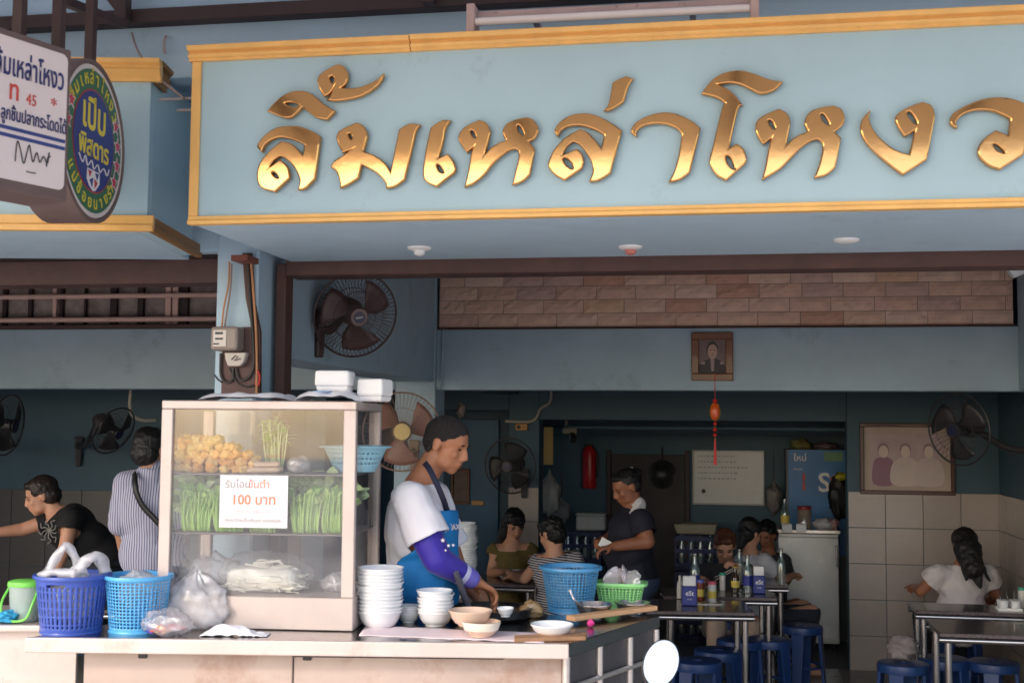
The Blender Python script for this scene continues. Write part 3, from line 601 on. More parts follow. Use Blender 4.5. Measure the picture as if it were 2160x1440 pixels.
l1.build('leaves', LEAF[3], cab); l2.build('leaves', mat('leaf_pale', C(188, 208, 160), .5, var=.25, scale=16), cab)
MB().bx((-.3, -.05, .0), (.3, .07, .09)).build('stem_heap', LEAF[2], cab, bevel=.03, seg=3)
# colander
def grid_basket(prof, n, hole, M=None, skip=None, sq=None):
    """lathe skin of rings with holes punched out: prof = [(r, z)], holes where ring and column are both odd"""
    vs = []; fs = []
    for r, z in prof:
        for k in range(n):
            a = 2 * math.pi * k / n; cx, sx = math.cos(a), math.sin(a)
            if sq: p = sq[2]; g = (abs(cx) ** p + abs(sx) ** p) ** (-1 / p); v = Vector((r * sq[0] * cx * g, r * sq[1] * sx * g, z))
            else: v = Vector((r * cx, r * sx, z))
            vs.append(M @ v if M else v)
    for i in range(len(prof) - 1):
        for k in range(n):
            if hole(i, k): continue
            fs.append((i * n + k, i * n + (k + 1) % n, (i + 1) * n + (k + 1) % n, (i + 1) * n + k))
    return MB().add(vs, fs)
def lin(a, b, n): return [a + (b - a) * i / n for i in range(n + 1)]
LB = mat('light_blue_plastic', C(142, 204, 236), .35, var=.06, coat=.1)
col_ = thing('colander', 'pale blue plastic colander on the top shelf inside the case', 'colander', CW(712, .5435, .26))
pf = [(lerp(.075, .118, t), .005 + .085 * t) for t in lin(0, 1, 14)]
grid_basket(pf, 72, lambda i, k: i % 3 == 1 and k % 2 == 0 and 2 < i < 11).build('bowl', mat('pale_blue_plastic', C(156, 206, 226), .35, var=.06), col_, smooth=True, solid=.003)
MB().lathe([(.118, .088), (.134, .09), (.136, .096), (.116, .098)], 48, closed=True).build('rim', MATS['pale_blue_plastic'], col_, smooth=True)
MB().lathe([(.001, .002), (.076, .002), (.076, .008), (.001, .008)], 32).build('base', MATS['pale_blue_plastic'], col_)
# noodle bag
nb = thing('noodle_bag', 'clear plastic bag of white noodles in the bottom of the case', 'bag', CW(540, .117, .14), RZC)
nm = MB(); rn = random.Random(5)
for k in range(260):
    x, y = rn.uniform(-.15, .1), rn.uniform(-.08, .06); z = rn.uniform(.004, .1 * (1 - (x + .02) ** 2 / .03) * (1 - y * y / .012) + .01)
    a = Vector((x, y, z)); nm.tube(rope([a, a + Vector((.03, rn.uniform(-.012, .012), rn.uniform(-.006, .006))), a + Vector((.05, rn.uniform(-.02, .02), rn.uniform(-.01, .008)))], 2), .0035, 5)
for v in range(len(nm.v)): x_, y_, z_ = nm.v[v]; nm.v[v] = (x_, y_, max(z_, .004))
MB().bx((-.135, -.075, .004), (.12, .06, .085)).build('noodle_block', mat('rice_noodle', C(250, 246, 230), .5, var=.05), nb, bevel=.03, seg=3)
nm.build('noodles', mat('rice_noodle', C(244, 240, 222), .5, var=.05), nb, smooth=True)
film((0, -.005, .06), (.185, .105, .08), 9, .2, 3.2, flat=-.057).build('bag_film', glassy('thin_film', C(250, 250, 252), .84, .3, .12, .08, 14), nb, smooth='all')
for px, y, r_, lb in ((420, .2, (.1, .07, .07), 'limp clear bag behind the noodles at the case left side'), (690, .16, (.06, .05, .04), 'small clear bag in the bottom right corner of the case')):
    p = CW(px, .117, y); tag(film(p + Vector((0, 0, r_[2] * .75)), r_, px, .3, 4, flat=-r_[2] * .74).build('clear_bag', CLEAR, smooth='all'), lb, 'bag')
# on top of the case
zt_ = HC + .0015
for px0, px1, lb, sd in ((397, 600, 'flat pack of folded plastic bags on the left of the case top', 2), (612, 742, 'thick pack of white plastic bags under the foam boxes', 8)):
    w_ = (px1 - px0) / 600; P = MC @ Vector(((px0 - 744) / 600, .006 if sd == 2 else -.012, zt_))
    o = sheet(P, MC.to_3x3() @ Vector((w_, 0, 0)), MC.to_3x3() @ Vector((0, .2, 0)), 20, 10, lambda s_, t_, sd=sd: Vector((0, 0, max(.001, (.03 if sd == 2 else .04) * (min(1, 7 * min(s_, 1 - s_)) * min(1, 6 * min(t_ + .04, 1.04 - t_))) ** .5 * (.8 + .35 * noise.noise((s_ * 6 + sd, t_ * 4, sd)))))))
    k = len(o.v); o.v += [(x, y, P.z) for x, y, z in o.v]; o.f += [tuple(k + i for i in f[::-1]) for f in o.f]
    tag(o.build('bag_pack', mat('white_film', C(240, 236, 242), .35, var=.05), smooth=True), lb, 'bag')
t = thing('bag_label', 'small blue printed label on the bag pack under the foam boxes', 'label', MC @ Vector((-.1, 0, zt_)))
MB().bx((-.06, -.0, .031), (-.0, .06, .0345)).build('print', mat('blue_print', C(130, 170, 220), .5), t)
FO = [(643, 720, 778, .036, .11, 'tall white foam food box on top of the bag pack'), (727, 789, 795, .001, .1, 'short white foam food box at the case top right corner')]
for px0, px1, py, zb, dep, lb in FO:
    w_ = (px1 - px0) / 597; P = MC @ Vector((((px0 + px1) / 2 - 744) / 600, .06 if zb > .01 else .1, zt_ + zb)); h_ = (894 - py) * dist(P) / 2600 + 1.8 - P.z
    t = thing('foam_box', lb, 'box', P, RZC + (0 if zb > .01 else -.25))
    def fr(z0, z1, a, b): return MB().hexa([Vector((s1 * w_ / 2 * a, dep / 2 + s2 * dep / 2 * a, z0)) for s1, s2 in ((-1, -1), (1, -1), (1, 1), (-1, 1))] + [Vector((s1 * w_ / 2 * b, dep / 2 + s2 * dep / 2 * b, z1)) for s1, s2 in ((-1, -1), (1, -1), (1, 1), (-1, 1))])
    fr(0, h_ * .24, .84, .94).build('tray', FOAM, t, bevel=.006, seg=2); fr(h_ * .24 + .0003, h_, 1., .97).build('lid', FOAM, t, bevel=.01, seg=3)
# ---- baskets on the worktop
def basket(name, label, P, rt_, rb, h, m, n=96, rows=22, lip=.012, handle=True, cat='basket', sq=None, cut=None):
    t = thing(name, label, cat, P)
    pf = [(lerp(rb, rt_, q), .004 + (h - .012) * q) for q in lin(0, 1, rows * 2)]
    hs = cut or (lambda i, k: i % 3 != 0 and k % 3 != 0 and 2 < i < rows * 2 - 3)
    grid_basket(pf, n, hs, sq=sq).build('mesh_wall', m, t, smooth=True, solid=.0022)
    def R(r, z, r2, z2, r3, z3): 
        return grid_basket([(r, z), (r2, z), (r2 + .001, z2), (r3, z3), (r, z3 - .001), (r, z)], 64, lambda i, k: False, sq=sq)
    R(rt_ - .004, h - .012, rt_ + lip * .7, h - .004, rt_ + lip * .6, h).build('rim', m, t, smooth=True)
    R(rb - .004, .0, rb + .003, .004, rb + .002, .008).build('foot_ring', m, t, smooth=True)
    sx, sy = (sq[0], sq[1]) if sq else (1, 1)
    MB().lathe([(.001, .001), (rb * .995, .001), (rb * .995, .004), (.001, .004)], 32, Matrix.Diagonal((sx, sy, 1, 1))).build('bottom', m, t)
    return t
NAVYB = mat('deep_blue_plastic', C(62, 88, 178), .35, var=.08, coat=.1); SKYB = mat('sky_blue_plastic', C(92, 178, 236), .35, var=.06, coat=.1); MIDB = mat('mid_blue_plastic', C(80, 152, 204), .35, var=.06, coat=.1)
LIME = mat('lime_plastic', C(128, 222, 92), .35, var=.05); GRN = mat('green_plastic', C(146, 220, 138), .35, var=.05)
b1 = basket('waste_basket', 'deep blue slotted plastic basket with white carrier bags inside, on the cart', onz(150, 1331, ZC), .122, .1, .198, NAVYB, 120, 20, cut=lambda i, k: k % 3 == 1 and 3 < i < 34 and i % 6 != 0 or (i in (34, 35) and 84 < k < 96))
hp = b1.location
b2 = basket('mesh_basket', 'sky blue round mesh basket standing beside the deep blue basket', onz(289, 1329, ZC), .111, .093, .194, SKYB, 138, 24)
# carrier bags in the deep blue basket: looped handles standing up
cb_ = thing('carrier_bag', 'white carrier bag with looped handles stuffed in the deep blue basket', 'bag', hp + Vector((0, 0, .02)))
film((-.0, 0, .095), (.085, .085, .09), 3, .15, 4).build('bag_body', BAG, cb_, smooth='all')
def strap(name, pts, wd, par, m):
    c = rope(pts, 6); vs = []; fs = []
    for i, p in enumerate(c):
        t_ = (c[min(i + 1, len(c) - 1)] - c[max(i - 1, 0)]).normalized(); n_ = t_.cross(Vector((.25, -1, .2))).normalized(); n_ = n_ + Vector((0, .35 * math.sin(i * .9), 0))
        w_ = wd * (1 + .45 * abs(2 * i / (len(c) - 1) - 1)); vs += [p - n_ * w_ * .5, p - Vector((0, .006, 0)), p + n_ * w_ * .5]
        if i: a = 3 * i; fs += [(a - 3, a - 2, a + 1, a), (a - 2, a - 1, a + 2, a + 1)]
    return MB().add(vs, fs).build(name, m, par, smooth='all', solid=.0015)
strap('handle', [(-.1, -.02, .15), (-.075, -.02, .2), (-.035, -.01, .265), (-.02, .0, .268), (.0, .02, .22), (.03, .03, .16)], .026, cb_, BAG)
strap('handle', [(.01, -.04, .16), (.05, -.04, .21), (.085, -.03, .238), (.105, -.01, .232), (.11, .02, .18)], .034, cb_, BAG)
strap('side_fold', [(-.1, -.05, .16), (-.06, -.07, .185), (.0, -.075, .19), (.05, -.07, .185)], .024, cb_, BAG)
tag(film(b2.location + Vector((0, 0, .16)), (.07, .07, .045), 6, .3, 4).build('crumpled_bag', BAG, smooth='all'), 'crumpled clear bag poking out of the sky blue basket', 'bag')
# loose bags and tissue in front of the case
P = onz(412, 1325, ZC); tag(film(P + Vector((0, .0, .085)), (.118, .05, .115), 12, .26, 3.2, pinch=.45, nu=44, nv=30, flat=-.084).build('clear_bag', BAG, smooth='all'), 'big billowy clear plastic bag leaning on the case front', 'bag')
pk = thing('snack_bag', 'clear bag of red and blue wrapped sachets beside the sky blue basket', 'bag', onz(352, 1340, ZC))
film((0, 0, .042), (.09, .05, .05), 15, .25, 4, nu=36, nv=24, flat=-.041).build('bag_film', glassy('snack_film', C(250, 244, 250), .68, .3, .16, .14, 16), pk, smooth='all')
rk = random.Random(4)
for k in range(16):
    M_ = Matrix.Translation((rk.uniform(-.06, .06), rk.uniform(-.03, .0), rk.uniform(.012, .035))) @ Matrix.Rotation(rk.uniform(-.6, .6), 4, 'Y') @ Matrix.Rotation(rk.uniform(0, 3), 4, 'Z')
    MB().bx((-.016, -.012, -.002), (.016, .012, .002), M_).build('sachet', mat('sachet_%d' % (k % 4), C(*((220, 60, 50), (70, 90, 200), (240, 150, 60), (230, 100, 120))[k % 4]), .4), pk, bevel=.001)
P = onz(420, 1342, ZC)
o = sheet(P, RH * .23, FH * .07, 30, 14, lambda s_, t_: Vector((0, 0, .003 + .034 * math.sin(math.pi * min(1, s_ * 1.15)) * math.sin(math.pi * t_) * (1 - s_ * .6) * (1 + .7 * noise.noise((s_ * 4, t_ * 3, 3))) + .022 * abs(noise.noise((s_ * 5, t_ * 4, 1))) * min(1, 5 * min(s_, 1 - s_)))))
tag(o.build('tissue', mat('tissue_paper', C(240, 238, 246), .8, var=.03), smooth='all', solid=.0015), 'crumpled white tissue lying along the cart front edge', 'tissue')
# ---- bowls
MELA = mat('white_melamine', C(240, 240, 242), .25, var=.02, coat=.3)
def bowl_mesh(r, h, foot=.55, th=.0032):
    o = [(r * foot, 0), (r * foot, .004), (r * (foot + .14), .008), (r * .84, h * .45), (r * .955, h - .006), (r, h - .005), (r, h)]
    i = [(r * .955, h), (r * .93, h - .004), (r * .8, h * .45), (r * (foot + .08), .011), (.001, .009)]
    return MB().lathe([(.001, .002)] + o + i, 40)
def stack(px, py, n, r, h, step, label, group, m=MELA, z=ZC, wob=.0015, names='bowl', pt_=None):
    me = bowl_mesh(r, h).mesh(names); me.materials.append(m); me.polygons.foreach_set('use_smooth', [True] * len(me.polygons)); me.set_sharp_from_angle(angle=math.radians(42))
    P = pt_ or onz(px, py, z); r_ = random.Random(px)
    for k in range(n):
        o = bpy.data.objects.new(names, me); COL.objects.link(o); o.location = P + Vector((r_.uniform(-wob, wob) * (k + 1) ** .5, r_.uniform(-wob, wob), .001 + k * step)); o.rotation_euler = (r_.uniform(-.008, .008), r_.uniform(-.008, .008), r_.uniform(0, 6))
        tag(o, label if n == 1 else ('bottom ' if k == 0 else 'topmost ' if k == n - 1 else 'inner ') + label, 'bowl', group)
stack(801, 1322, 13, .081, .06, .0126, 'white melamine bowl in the tall stack beside the display case', 'bowls in the tall stack')
stack(862, 1312, 4, .042, .035, .009, 'small white bowl in the little stack behind the tall stack', 'small bowls stacked')
stack(918, 1318, 7, .066, .05, .0126, 'white melamine bowl in the short stack by the clay pots', 'bowls in the short stack')
CLAY = mat('beige_clay', C(222, 192, 170), .45, var=.08, coat=.2); CREAM = mat('cream_glaze', C(240, 230, 214), .3, var=.04, coat=.3)
def bowl1(px, py, r, h, label, m, z=ZC, name='bowl', m2=None):
    t = thing(name, label, 'bowl', onz(px, py, z) + Vector((0, 0, .001)))
    bowl_mesh(r, h).build('body', m, t, smooth=True)
    if m2: MB().lathe([(r * .86, h * .44), (r * .89, h * .44), (r * 1.006, h - .0055), (r * 1.006, h * .99), (r * .995, h * .99), (r * .97, h - .007)], 40, closed=True).build('glaze_band', m2, t, smooth=True)
    return t
cl = thing('serving_cloth', 'pinkish white cloth spread under the bowls along the cart front', 'cloth', onz(900, 1345, ZC))
Pq = onz(757, 1340, ZC); ux = onz(1148, 1356, ZC) - Pq
sheet(Pq, ux, FH * .2, 40, 12, lambda s_, t_: Vector((0, 0, .002 + .004 * abs(noise.noise((s_ * 8, t_ * 3, 5))) - (0 if t_ > .001 else .0)))).build('fabric', mat('pink_cloth', C(240, 222, 228), .85, var=.04, bump=.1), cl, True, smooth='all', solid=.002)
# cooking pot set into the cart, clay bowls
pot = thing('cooking_pot', 'wide dark cooking pot with soup, sunk in the cart under the ladle', 'pot', onz(1035, 1302, ZC))
MB().lathe([(.001, .002), (.14, .002), (.15, .012), (.15, .034), (.156, .036), (.156, .04), (.14, .04), (.138, .01), (.001, .01)], 48).build('body', mat('black_pot', C(40, 38, 40), .35, metal=.4), pot, smooth=True)
MB().lathe([(.001, .02), (.138, .02), (.138, .024), (.001, .026)], 40).build('soup', mat('broth', C(120, 96, 72), .12), pot)
BROWNB = mat('dark_glaze', C(70, 58, 60), .35)
for k in range(3): 
    t = bowl1(992, 1318, .076, .052, ('bottom plain beige clay bowl of the pile beside the cooking pot', 'dark banded beige clay bowl in the pile beside the cooking pot', 'topmost plain beige clay bowl of the pile beside the cooking pot')[k], CLAY, ZC + .016 * k, 'clay_bowl', BROWNB if k == 1 else None); t['group'] = 'clay bowls piled by the pot'
bowl1(1015, 1341, .066, .05, 'single cream glazed bowl with an unglazed base on the cloth', CLAY, ZC + .004, 'cream_bowl', CREAM)
bowl1(1164, 1340, .074, .04, 'shallow white bowl with faint red flowers at the cloth end', MELA, ZC + .004, 'flower_bowl')
t = bowl1(1066, 1300, .03, .032, 'tiny white cup by the cooking pot', MELA, ZC + .041, 'cup')
# bag of tea-brown crackers
tag(film(onz(1122, 1302, ZC) + Vector((0, 0, .03)), (.05, .03, .032), 21, .35, 4, flat=-.029).build('cracker_bag', glassy('brown_bag', C(196, 160, 110), .25, .3, .2, .15, 20), smooth='all'), 'small brownish bag of crackers between the pot and the blue basket', 'bag')
# wooden board and plank
WOODM = mat('worn_wood', C(196, 158, 124), .7, var=.25, scale=5, stretch=(3, 3, 14), bump=.1)
Pb = onz(1085, 1355, ZC); Pb2 = onz(1236, 1350, ZC)
tag(MB().prism([Pb, Pb2, Pb2 + FH * .09 + RH * .01, Pb + FH * .07], (0, 0, .014)).build('chopping_board', mat('old_board', C(170, 128, 96), .8, var=.35, scale=12, bump=.2, stain=(C(220, 196, 176), .55, .6), sscale=10), bevel=.002), 'worn brown board lying at the front corner of the cart', 'board')
pa, pb_ = onz(1212, 1318, ZC) + ZUP * .012, onz(1388, 1297, ZC) + ZUP * .018
dn = (pb_ - pa).normalized(); sn = Vector((-dn.y, dn.x, 0)) * .05
tag(MB().hexa([pa, pb_, pb_ + sn, pa + sn] + [v + ZUP * .018 for v in (pa, pb_, pb_ + sn, pa + sn)]).build('wooden_plank', mat('plank', C(226, 176, 132), .6, var=.15, scale=6), bevel=.003), 'long pale wooden plank resting across the cart right edge', 'plank')
tag(film(onz(1246, 1322, ZC) + ZUP * .014, (.014, .012, .013), 2, .2, 3, flat=-.0135).build('pink_sponge', mat('pink_sponge', C(236, 70, 150), .7), smooth='all'), 'tiny bright pink sponge beside the wooden plank', 'sponge')
# baskets at the right of the cart
b3 = basket('mesh_basket', 'mid blue round mesh basket at the right of the food cart', onz(1203, 1288, ZC), .112, .086, .175, MIDB, 132, 21, lip=.016)
b4 = basket('green_basket', 'bright green rectangular basket holding clear packs, beside the mid blue basket', onz(1308, 1282, ZC), .092, .074, .105, GRN, 132, 14, lip=.016, sq=(1.05, .7, 5))
for k, (dx, dy, s_, rot) in enumerate(((-.02, 0, 1, .3), (.02, .02, 1.1, -.2), (.05, -.02, .8, .6))):
    p = b4.location + Vector((dx, dy, .115)); M_ = Matrix.Translation(p) @ Matrix.Rotation(rot, 4, 'Y') @ Matrix.Rotation(.5 + k, 4, 'Z')
    mb = film((0, 0, 0), (.05 * s_, .012, .045 * s_), 30 + k, .3, 4); mb.v = [tuple(M_ @ Vector(v)) for v in mb.v]
    tag(mb.build('foil_pack', glassy('foil_film', C(240, 228, 232), .12, .5, .12, .1, 20) if k < 2 else CLEAR, smooth='all'), ('foil shiny pack leaning at the left in the green basket', 'larger foil shiny pack standing upright in the green basket', 'small see-through pack tilted over the green basket edge')[k], 'bag', 'packs in the green basket')
t = thing('steel_basin', 'stainless mixing bowl with a spoon in front of the mid blue basket', 'bowl', onz(1252, 1300, ZC)); bowl_mesh(.072, .05).build('body', TUBE, t, smooth=True)
sp = tag(MB().tube(rope([t.location + Vector((-.02, 0, .02)), t.location + Vector((-.07, -.01, .062)), t.location + Vector((-.09, -.01, .1))], 4), [.009, .007, .004, .004, .004, .004, .004, .005, .006], 6).build('spoon', TUBE, smooth=True), 'steel spoon leaning in the stainless mixing bowl', 'spoon')
t = thing('steel_basin', 'stainless mixing bowl standing behind the wooden plank', 'bowl', onz(1335, 1292, ZC)); bowl_mesh(.07, .042).build('body', TUBE, t, smooth=True)
# ---- things on the side counter
sp0 = onz(50, 1309, ZC) ; t = thing('lidded_tub', 'clear plastic tub with lime green lid and carrying handle on the side counter', 'tub', sp0)
MB().lathe([(.001, .001), (.046, .001), (.05, .006), (.057, .125), (.0555, .125), (.048, .01), (.001, .008)], 40, Matrix.Diagonal((1, .8, 1, 1))).build('tub', glassy('tub_plastic', C(226, 240, 236), .55, .3, .15), t, smooth=True)
MB().lathe([(.001, .126), (.062, .126), (.063, .132), (.061, .142), (.045, .148), (.001, .148)], 40, Matrix.Diagonal((1, .8, 1, 1))).build('lid', LIME, t, smooth=True)
MB().tube(rope([(-.058, 0, .125), (-.062, -.045, .07), (-.045, -.06, .02), (.0, -.064, .008), (.045, -.06, .02), (.06, -.045, .07), (.058, 0, .125)], 6), .0045, 8).build('handle', LIME, t, smooth=True)
film((.01, 0, .035), (.035, .028, .03), 5, .3, 4, flat=-.026).build('contents', mat('mint_stuff', C(150, 216, 196), .6), t, smooth='all')
tag(film(onz(14, 1312, ZC) + ZUP * .02, (.045, .04, .024), 40, .35, 5, flat=-.02).build('blue_cloth', mat('teal_cloth', C(60, 168, 214), .8), smooth='all'), 'crumpled bright blue cloth next to the lidded tub', 'cloth')
# ================================================================ hanging signs
dL, dR = 3.31, 3.5
Bp, Ap = atd(140, 260, dR), atd(0, 230, dL)
hx = Bp - Ap; hx.z = 0; hx.normalize(); hn = Vector((hx.y, -hx.x, 0))        # hx towards the wall, hn faces the viewer
def onp(px, py, off=0.):
    r = ray(px, py); O = Bp + hn * off; return CAM + r * ((O - CAM).dot(hn) / r.dot(hn))
z0, z1 = onp(140, 404).z, onp(140, 117).z; u1 = 0.
rs_ = thing('lightbox_sign', 'white rectangular lightbox sign with navy Thai lettering hung from the canopy', 'sign', Vector((Bp.x, Bp.y, z0)))
def onb(u0, ua, n0, n1, za, zb): return [Bp.xy.to_3d() + hx * u + hn * n + ZUP * z for z in (za, zb) for u, n in ((u0, n0), (ua, n0), (ua, n1), (u0, n1))]
W_ = .62
CASEB = mat('brown_case', C(104, 86, 84), .6, var=.15)
MB().hexa(onb(-W_, .012, -.16, -.0015, z0 - .03, z1 + .02)).build('case', CASEB, rs_, True, bevel=.006, seg=2)
ml_ = frame(Bp.xy.to_3d() + ZUP * 0, hx, ZUP, hn)
def rr(x0, y0, x1, y1, r, n=5):
    o = []
    for cx, cy, a in ((x1 - r, y1 - r, 0), (x0 + r, y1 - r, 90), (x0 + r, y0 + r, 180), (x1 - r, y0 + r, 270)):
        o += [(cx + r * math.cos(math.radians(a + 90 * k / n)), cy + r * math.sin(math.radians(a + 90 * k / n))) for k in range(n + 1)]
    return o
fc_ = flatshape(rr(-W_ + .01, z0, -.002, z1, .02), mat('sign_face', C(226, 212, 212), .4, var=.06, stain=(C(190, 168, 164), .58, .5), sscale=5), 'face', rs_, ml_, depth=.001)
NAVY = mat('navy_ink', C(44, 48, 104), .5); REDI = mat('red_ink', C(206, 70, 66), .5, var=.3, scale=30); INK = mat('black_ink', C(50, 46, 52), .5)
def stx(s, px, py, size, m, al='RIGHT', sx=1., off=0):
    p = onp(px, py); text(s, size, m, 'lettering', fc_, frame(Vector((p.x, p.y, p.z)) + hn * .003, hx, ZUP, hn), True, .0006, al, sx, off)
stx('ลิ้มเหล่าโหงว', 134, 192, .083, NAVY, sx=.56, off=.0012); stx('ท', 40, 214, .075, REDI, sx=.8, off=.001); stx('45', 76, 226, .044, REDI, sx=.8); stx('*', 118, 236, .05, REDI)
stx('ลูกชิ้นปลากระโดดได้', 139, 284, .05, NAVY, sx=.56, off=.0008)
for py in (301, 316):
    p = onp(142, py); MB().hexa(onb(-W_ + .011, -.004, .001, .0025, p.z - .005, p.z + .005)).build('stripe', mat('blue_ink', C(52, 66, 130), .5), fc_, True)
sg = [(32, 340), (37, 298), (44, 318), (50, 345), (57, 322), (62, 306), (66, 325), (70, 342), (78, 322), (84, 343), (92, 330), (100, 345), (104, 322), (98, 352), (101, 334), (107, 330)]
MB().tube(rope([onp(x, y, .0035) for x, y in sg], 5), .0016, 5).build('signature', INK, fc_, True)
MB().tube([onp(56, 362, .0035), onp(76, 366, .0035)], .0016, 5).build('signature_underline', INK, fc_, True)
# round sign
th = math.radians(86.5); rx = RH * math.cos(th) + FH * math.sin(th); rn_ = RH * math.sin(th) - FH * math.cos(th)
RC = atd(196, 299, 4.0); RR = .264
ro = thing('round_sign', 'round green and blue sign with yellow lettering and red stars, brown rim', 'sign', RC - ZUP * RR)
mr_ = frame(RC, rx, ZUP, rn_)
MB().lathe([(.001, -.15), (RR - .004, -.15), (RR, -.146), (RR, .004), (RR - .014, .006), (RR - .016, .0), (.001, .0)], 56, mr_).build('case', CASEB, ro, True, smooth=True)
DISC = {}
def disc(r, z, m, name, ri=0.): 
    prof = [(ri + .0005, z), (r, z), (r, z + .0008), (ri + .0005, z + .0008)]; MB().lathe(prof, 56, mr_, closed=ri > 0).build(name, m, ro, True); DISC[name] = bpy.data.objects[name]
YEL = mat('yellow_ink', C(214, 196, 60), .5); GRE = mat('green_ink', C(52, 104, 76), .5, var=.15); BLU = mat('sign_navy', C(44, 56, 122), .5, var=.12)
disc(RR - .017, .0005, mat('rim_white', C(216, 206, 206), .5), 'white_ring'); disc(RR - .032, .0016, GRE, 'green_ring'); disc(.168, .0027, mat('thin_red', C(170, 60, 60), .5), 'red_ring'); disc(.163, .0038, BLU, 'blue_disc')
def arc(cl, a0, a1, r, size, flip=False):
    for k, c in enumerate(cl):
        a = math.radians(a0 + (a1 - a0) * k / (len(cl) - 1)); up = Vector((math.cos(a), math.sin(a), 0)) * (-1 if flip else 1); e = Vector((up.y, -up.x, 0))
        o = Vector((math.cos(a), math.sin(a), 0)) * (r + (.02 if flip else 0)); text(c, size, YEL, 'lettering', DISC['green_ring'], mr_ @ frame(o + Vector((0, 0, .003)), e, up, (0, 0, 1)), True, .0005, offset=.0008)
arc(['ลิ้', 'ม', 'เ', 'ห', 'ล่', 'า', 'โ', 'ห', 'ง', 'ว'], 148, 36, .185, .062); arc(['แ', 'ม่', 'ช้', 'อ', 'ย', 'น', 'า', 'ง', 'รำ'], 212, 318, .198, .056, True)
def tx2(s, x, y, size, m, sx=1, off=.001, z=.005): text(s, size, m, 'lettering', DISC['blue_disc'], mr_ @ Matrix.Translation((x, y, z)), True, .0005, sx=sx, offset=off)
tx2('เปิบ', -.005, .035, .14, YEL, .95, .003); tx2('พิสดาร', .0, -.052, .088, YEL, 1.0, .002)
WI = mat('white_ink', C(220, 216, 220), .5)
MB().tube(rope([mr_ @ Vector((x, y, .006)) for x, y in ((-.12, -.062), (-.09, -.085), (-.07, -.06), (-.05, -.088), (-.02, -.066), (.0, -.09), (.03, -.07), (.05, -.09), (.08, -.072), (.11, -.09), (.125, -.066))], 5), .0022, 5).build('script_line', WI, DISC['blue_disc'], True)
shl = flatshape([(-.05, -.095), (.05, -.095), (.052, -.13), (.02, -.158), (.0, -.163), (-.03, -.15), (-.052, -.13)], WI, 'shield', ro, mr_ @ Matrix.Translation((0, 0, .0048)), depth=.0004)
for pts, c in ((((-.044, -.1), (-.012, -.1), (-.03, -.122)), 'thin_red'), (((.012, -.1), (.044, -.1), (.03, -.122)), 'sign_navy'), (((-.03, -.13), (.0, -.118), (-.008, -.152)), 'sign_navy'), (((.008, -.12), (.036, -.13), (.012, -.152)), 'thin_red')):
    flatshape(pts, MATS[c], 'shield_mark', shl, mr_ @ Matrix.Translation((0, 0, .0056)), depth=.0004)
def star(r, k=5): return [((r if i % 2 == 0 else r * .45) * math.sin(math.pi * i / k), (r if i % 2 == 0 else r * .45) * math.cos(math.pi * i / k)) for i in range(2 * k)]
for a in (27, 8, -11, -29, 153, 172):
    p = Vector((.203 * math.cos(math.radians(a)), .203 * math.sin(math.radians(a)), .003)); flatshape(star(.034), WI, 'star_outline', DISC['green_ring'], mr_ @ Matrix.Translation(p), depth=.0004); flatshape(star(.025), mat('star_red', C(190, 56, 84), .5), 'star', DISC['green_ring'], mr_ @ Matrix.Translation(p + Vector((0, 0, .0008))), depth=.0004)
for px, py, d, nm in ((40, 84, 3.42, rs_), (122, 112, 3.53, rs_), (190, 124, 4.06, ro)):
    p = atd(px, py, d); q = Vector((p.x - .01, p.y, 3.79)); MB().bx((p.x - .014, p.y - .014, p.z - .04), (p.x + .014, p.y + .014, 3.2 + (p.y - .9) * .197 - .02)).build('hanger', DKBROWN, nm, True)
a, b = atd(122, -2, 4.02), atd(262, 52, 4.4); MB().tube([a, b], .02, 4).build('slant_bar', DKBROWN, K, True)
p = at(350, 88, 4.23); tag(MB().tube(rope([p + ZUP * .02, p + ZUP * .0 - FH * .02, p - ZUP * .03 - FH * .02, p - ZUP * .05 - FH * .01], 4), .005, 6).build('wall_hook', RUST), 'rusty hook on the upper wall between the two fascia boxes', 'hook')
# ================================================================ on the front pillar
mt = thing('electric_meter', 'old grey electricity meter with cables on a brown board on the blue pillar', 'meter', at(495, 800, YP))
def pb(name, x0, y0, x1, y1, ya, yb, m, bev=.004, par=None): 
    a, b = at(x0, y1, YP), at(x1, y0, YP); return MB().bx((a.x, ya, a.z), (b.x, yb, b.z)).build(name, m, par or mt, True, bevel=bev, seg=2)
pb('backboard', 470, 690, 548, 838, YP - .022, YP - .001, mat('board_brown', C(104, 78, 76), .7, var=.2))
pb('meter_body', 464, 692, 522, 742, YP - .1, YP - .023, mat('meter_grey', C(146, 132, 124), .4, var=.1), .012)
dpl = pb('dial_plate', 471, 700, 499, 734, YP - .1035, YP - .1005, mat('dial_white', C(214, 204, 198), .4), .001)
for y0, y1, x0, x1 in ((704, 709, 476, 492), (716, 720, 476, 492), (727, 730, 472, 484)): pb('dial_print', x0, y0, x1, y1, YP - .1045, YP - .1036, DARKG, 0, dpl)
q = [at(x, y, YP - .06) for x, y in ((473, 743), (519, 743), (514, 763), (506, 772), (480, 772), (475, 758))]; MB().prism(q, (0, .037, 0)).build('terminal_cover', mat('cover_cream', C(206, 194, 186), .5), mt, True, bevel=.004)
MB().tube([at(x, y, YP - .064) for x, y in ((488, 758), (496, 750), (502, 752), (494, 760), (508, 756))], .002, 5).build('scribble', INK, mt, True)
CAB = mat('old_cable', C(62, 56, 54), .6); CABB = mat('tan_cable', C(186, 132, 92), .6); CABR = mat('red_clip', C(206, 40, 40), .5)
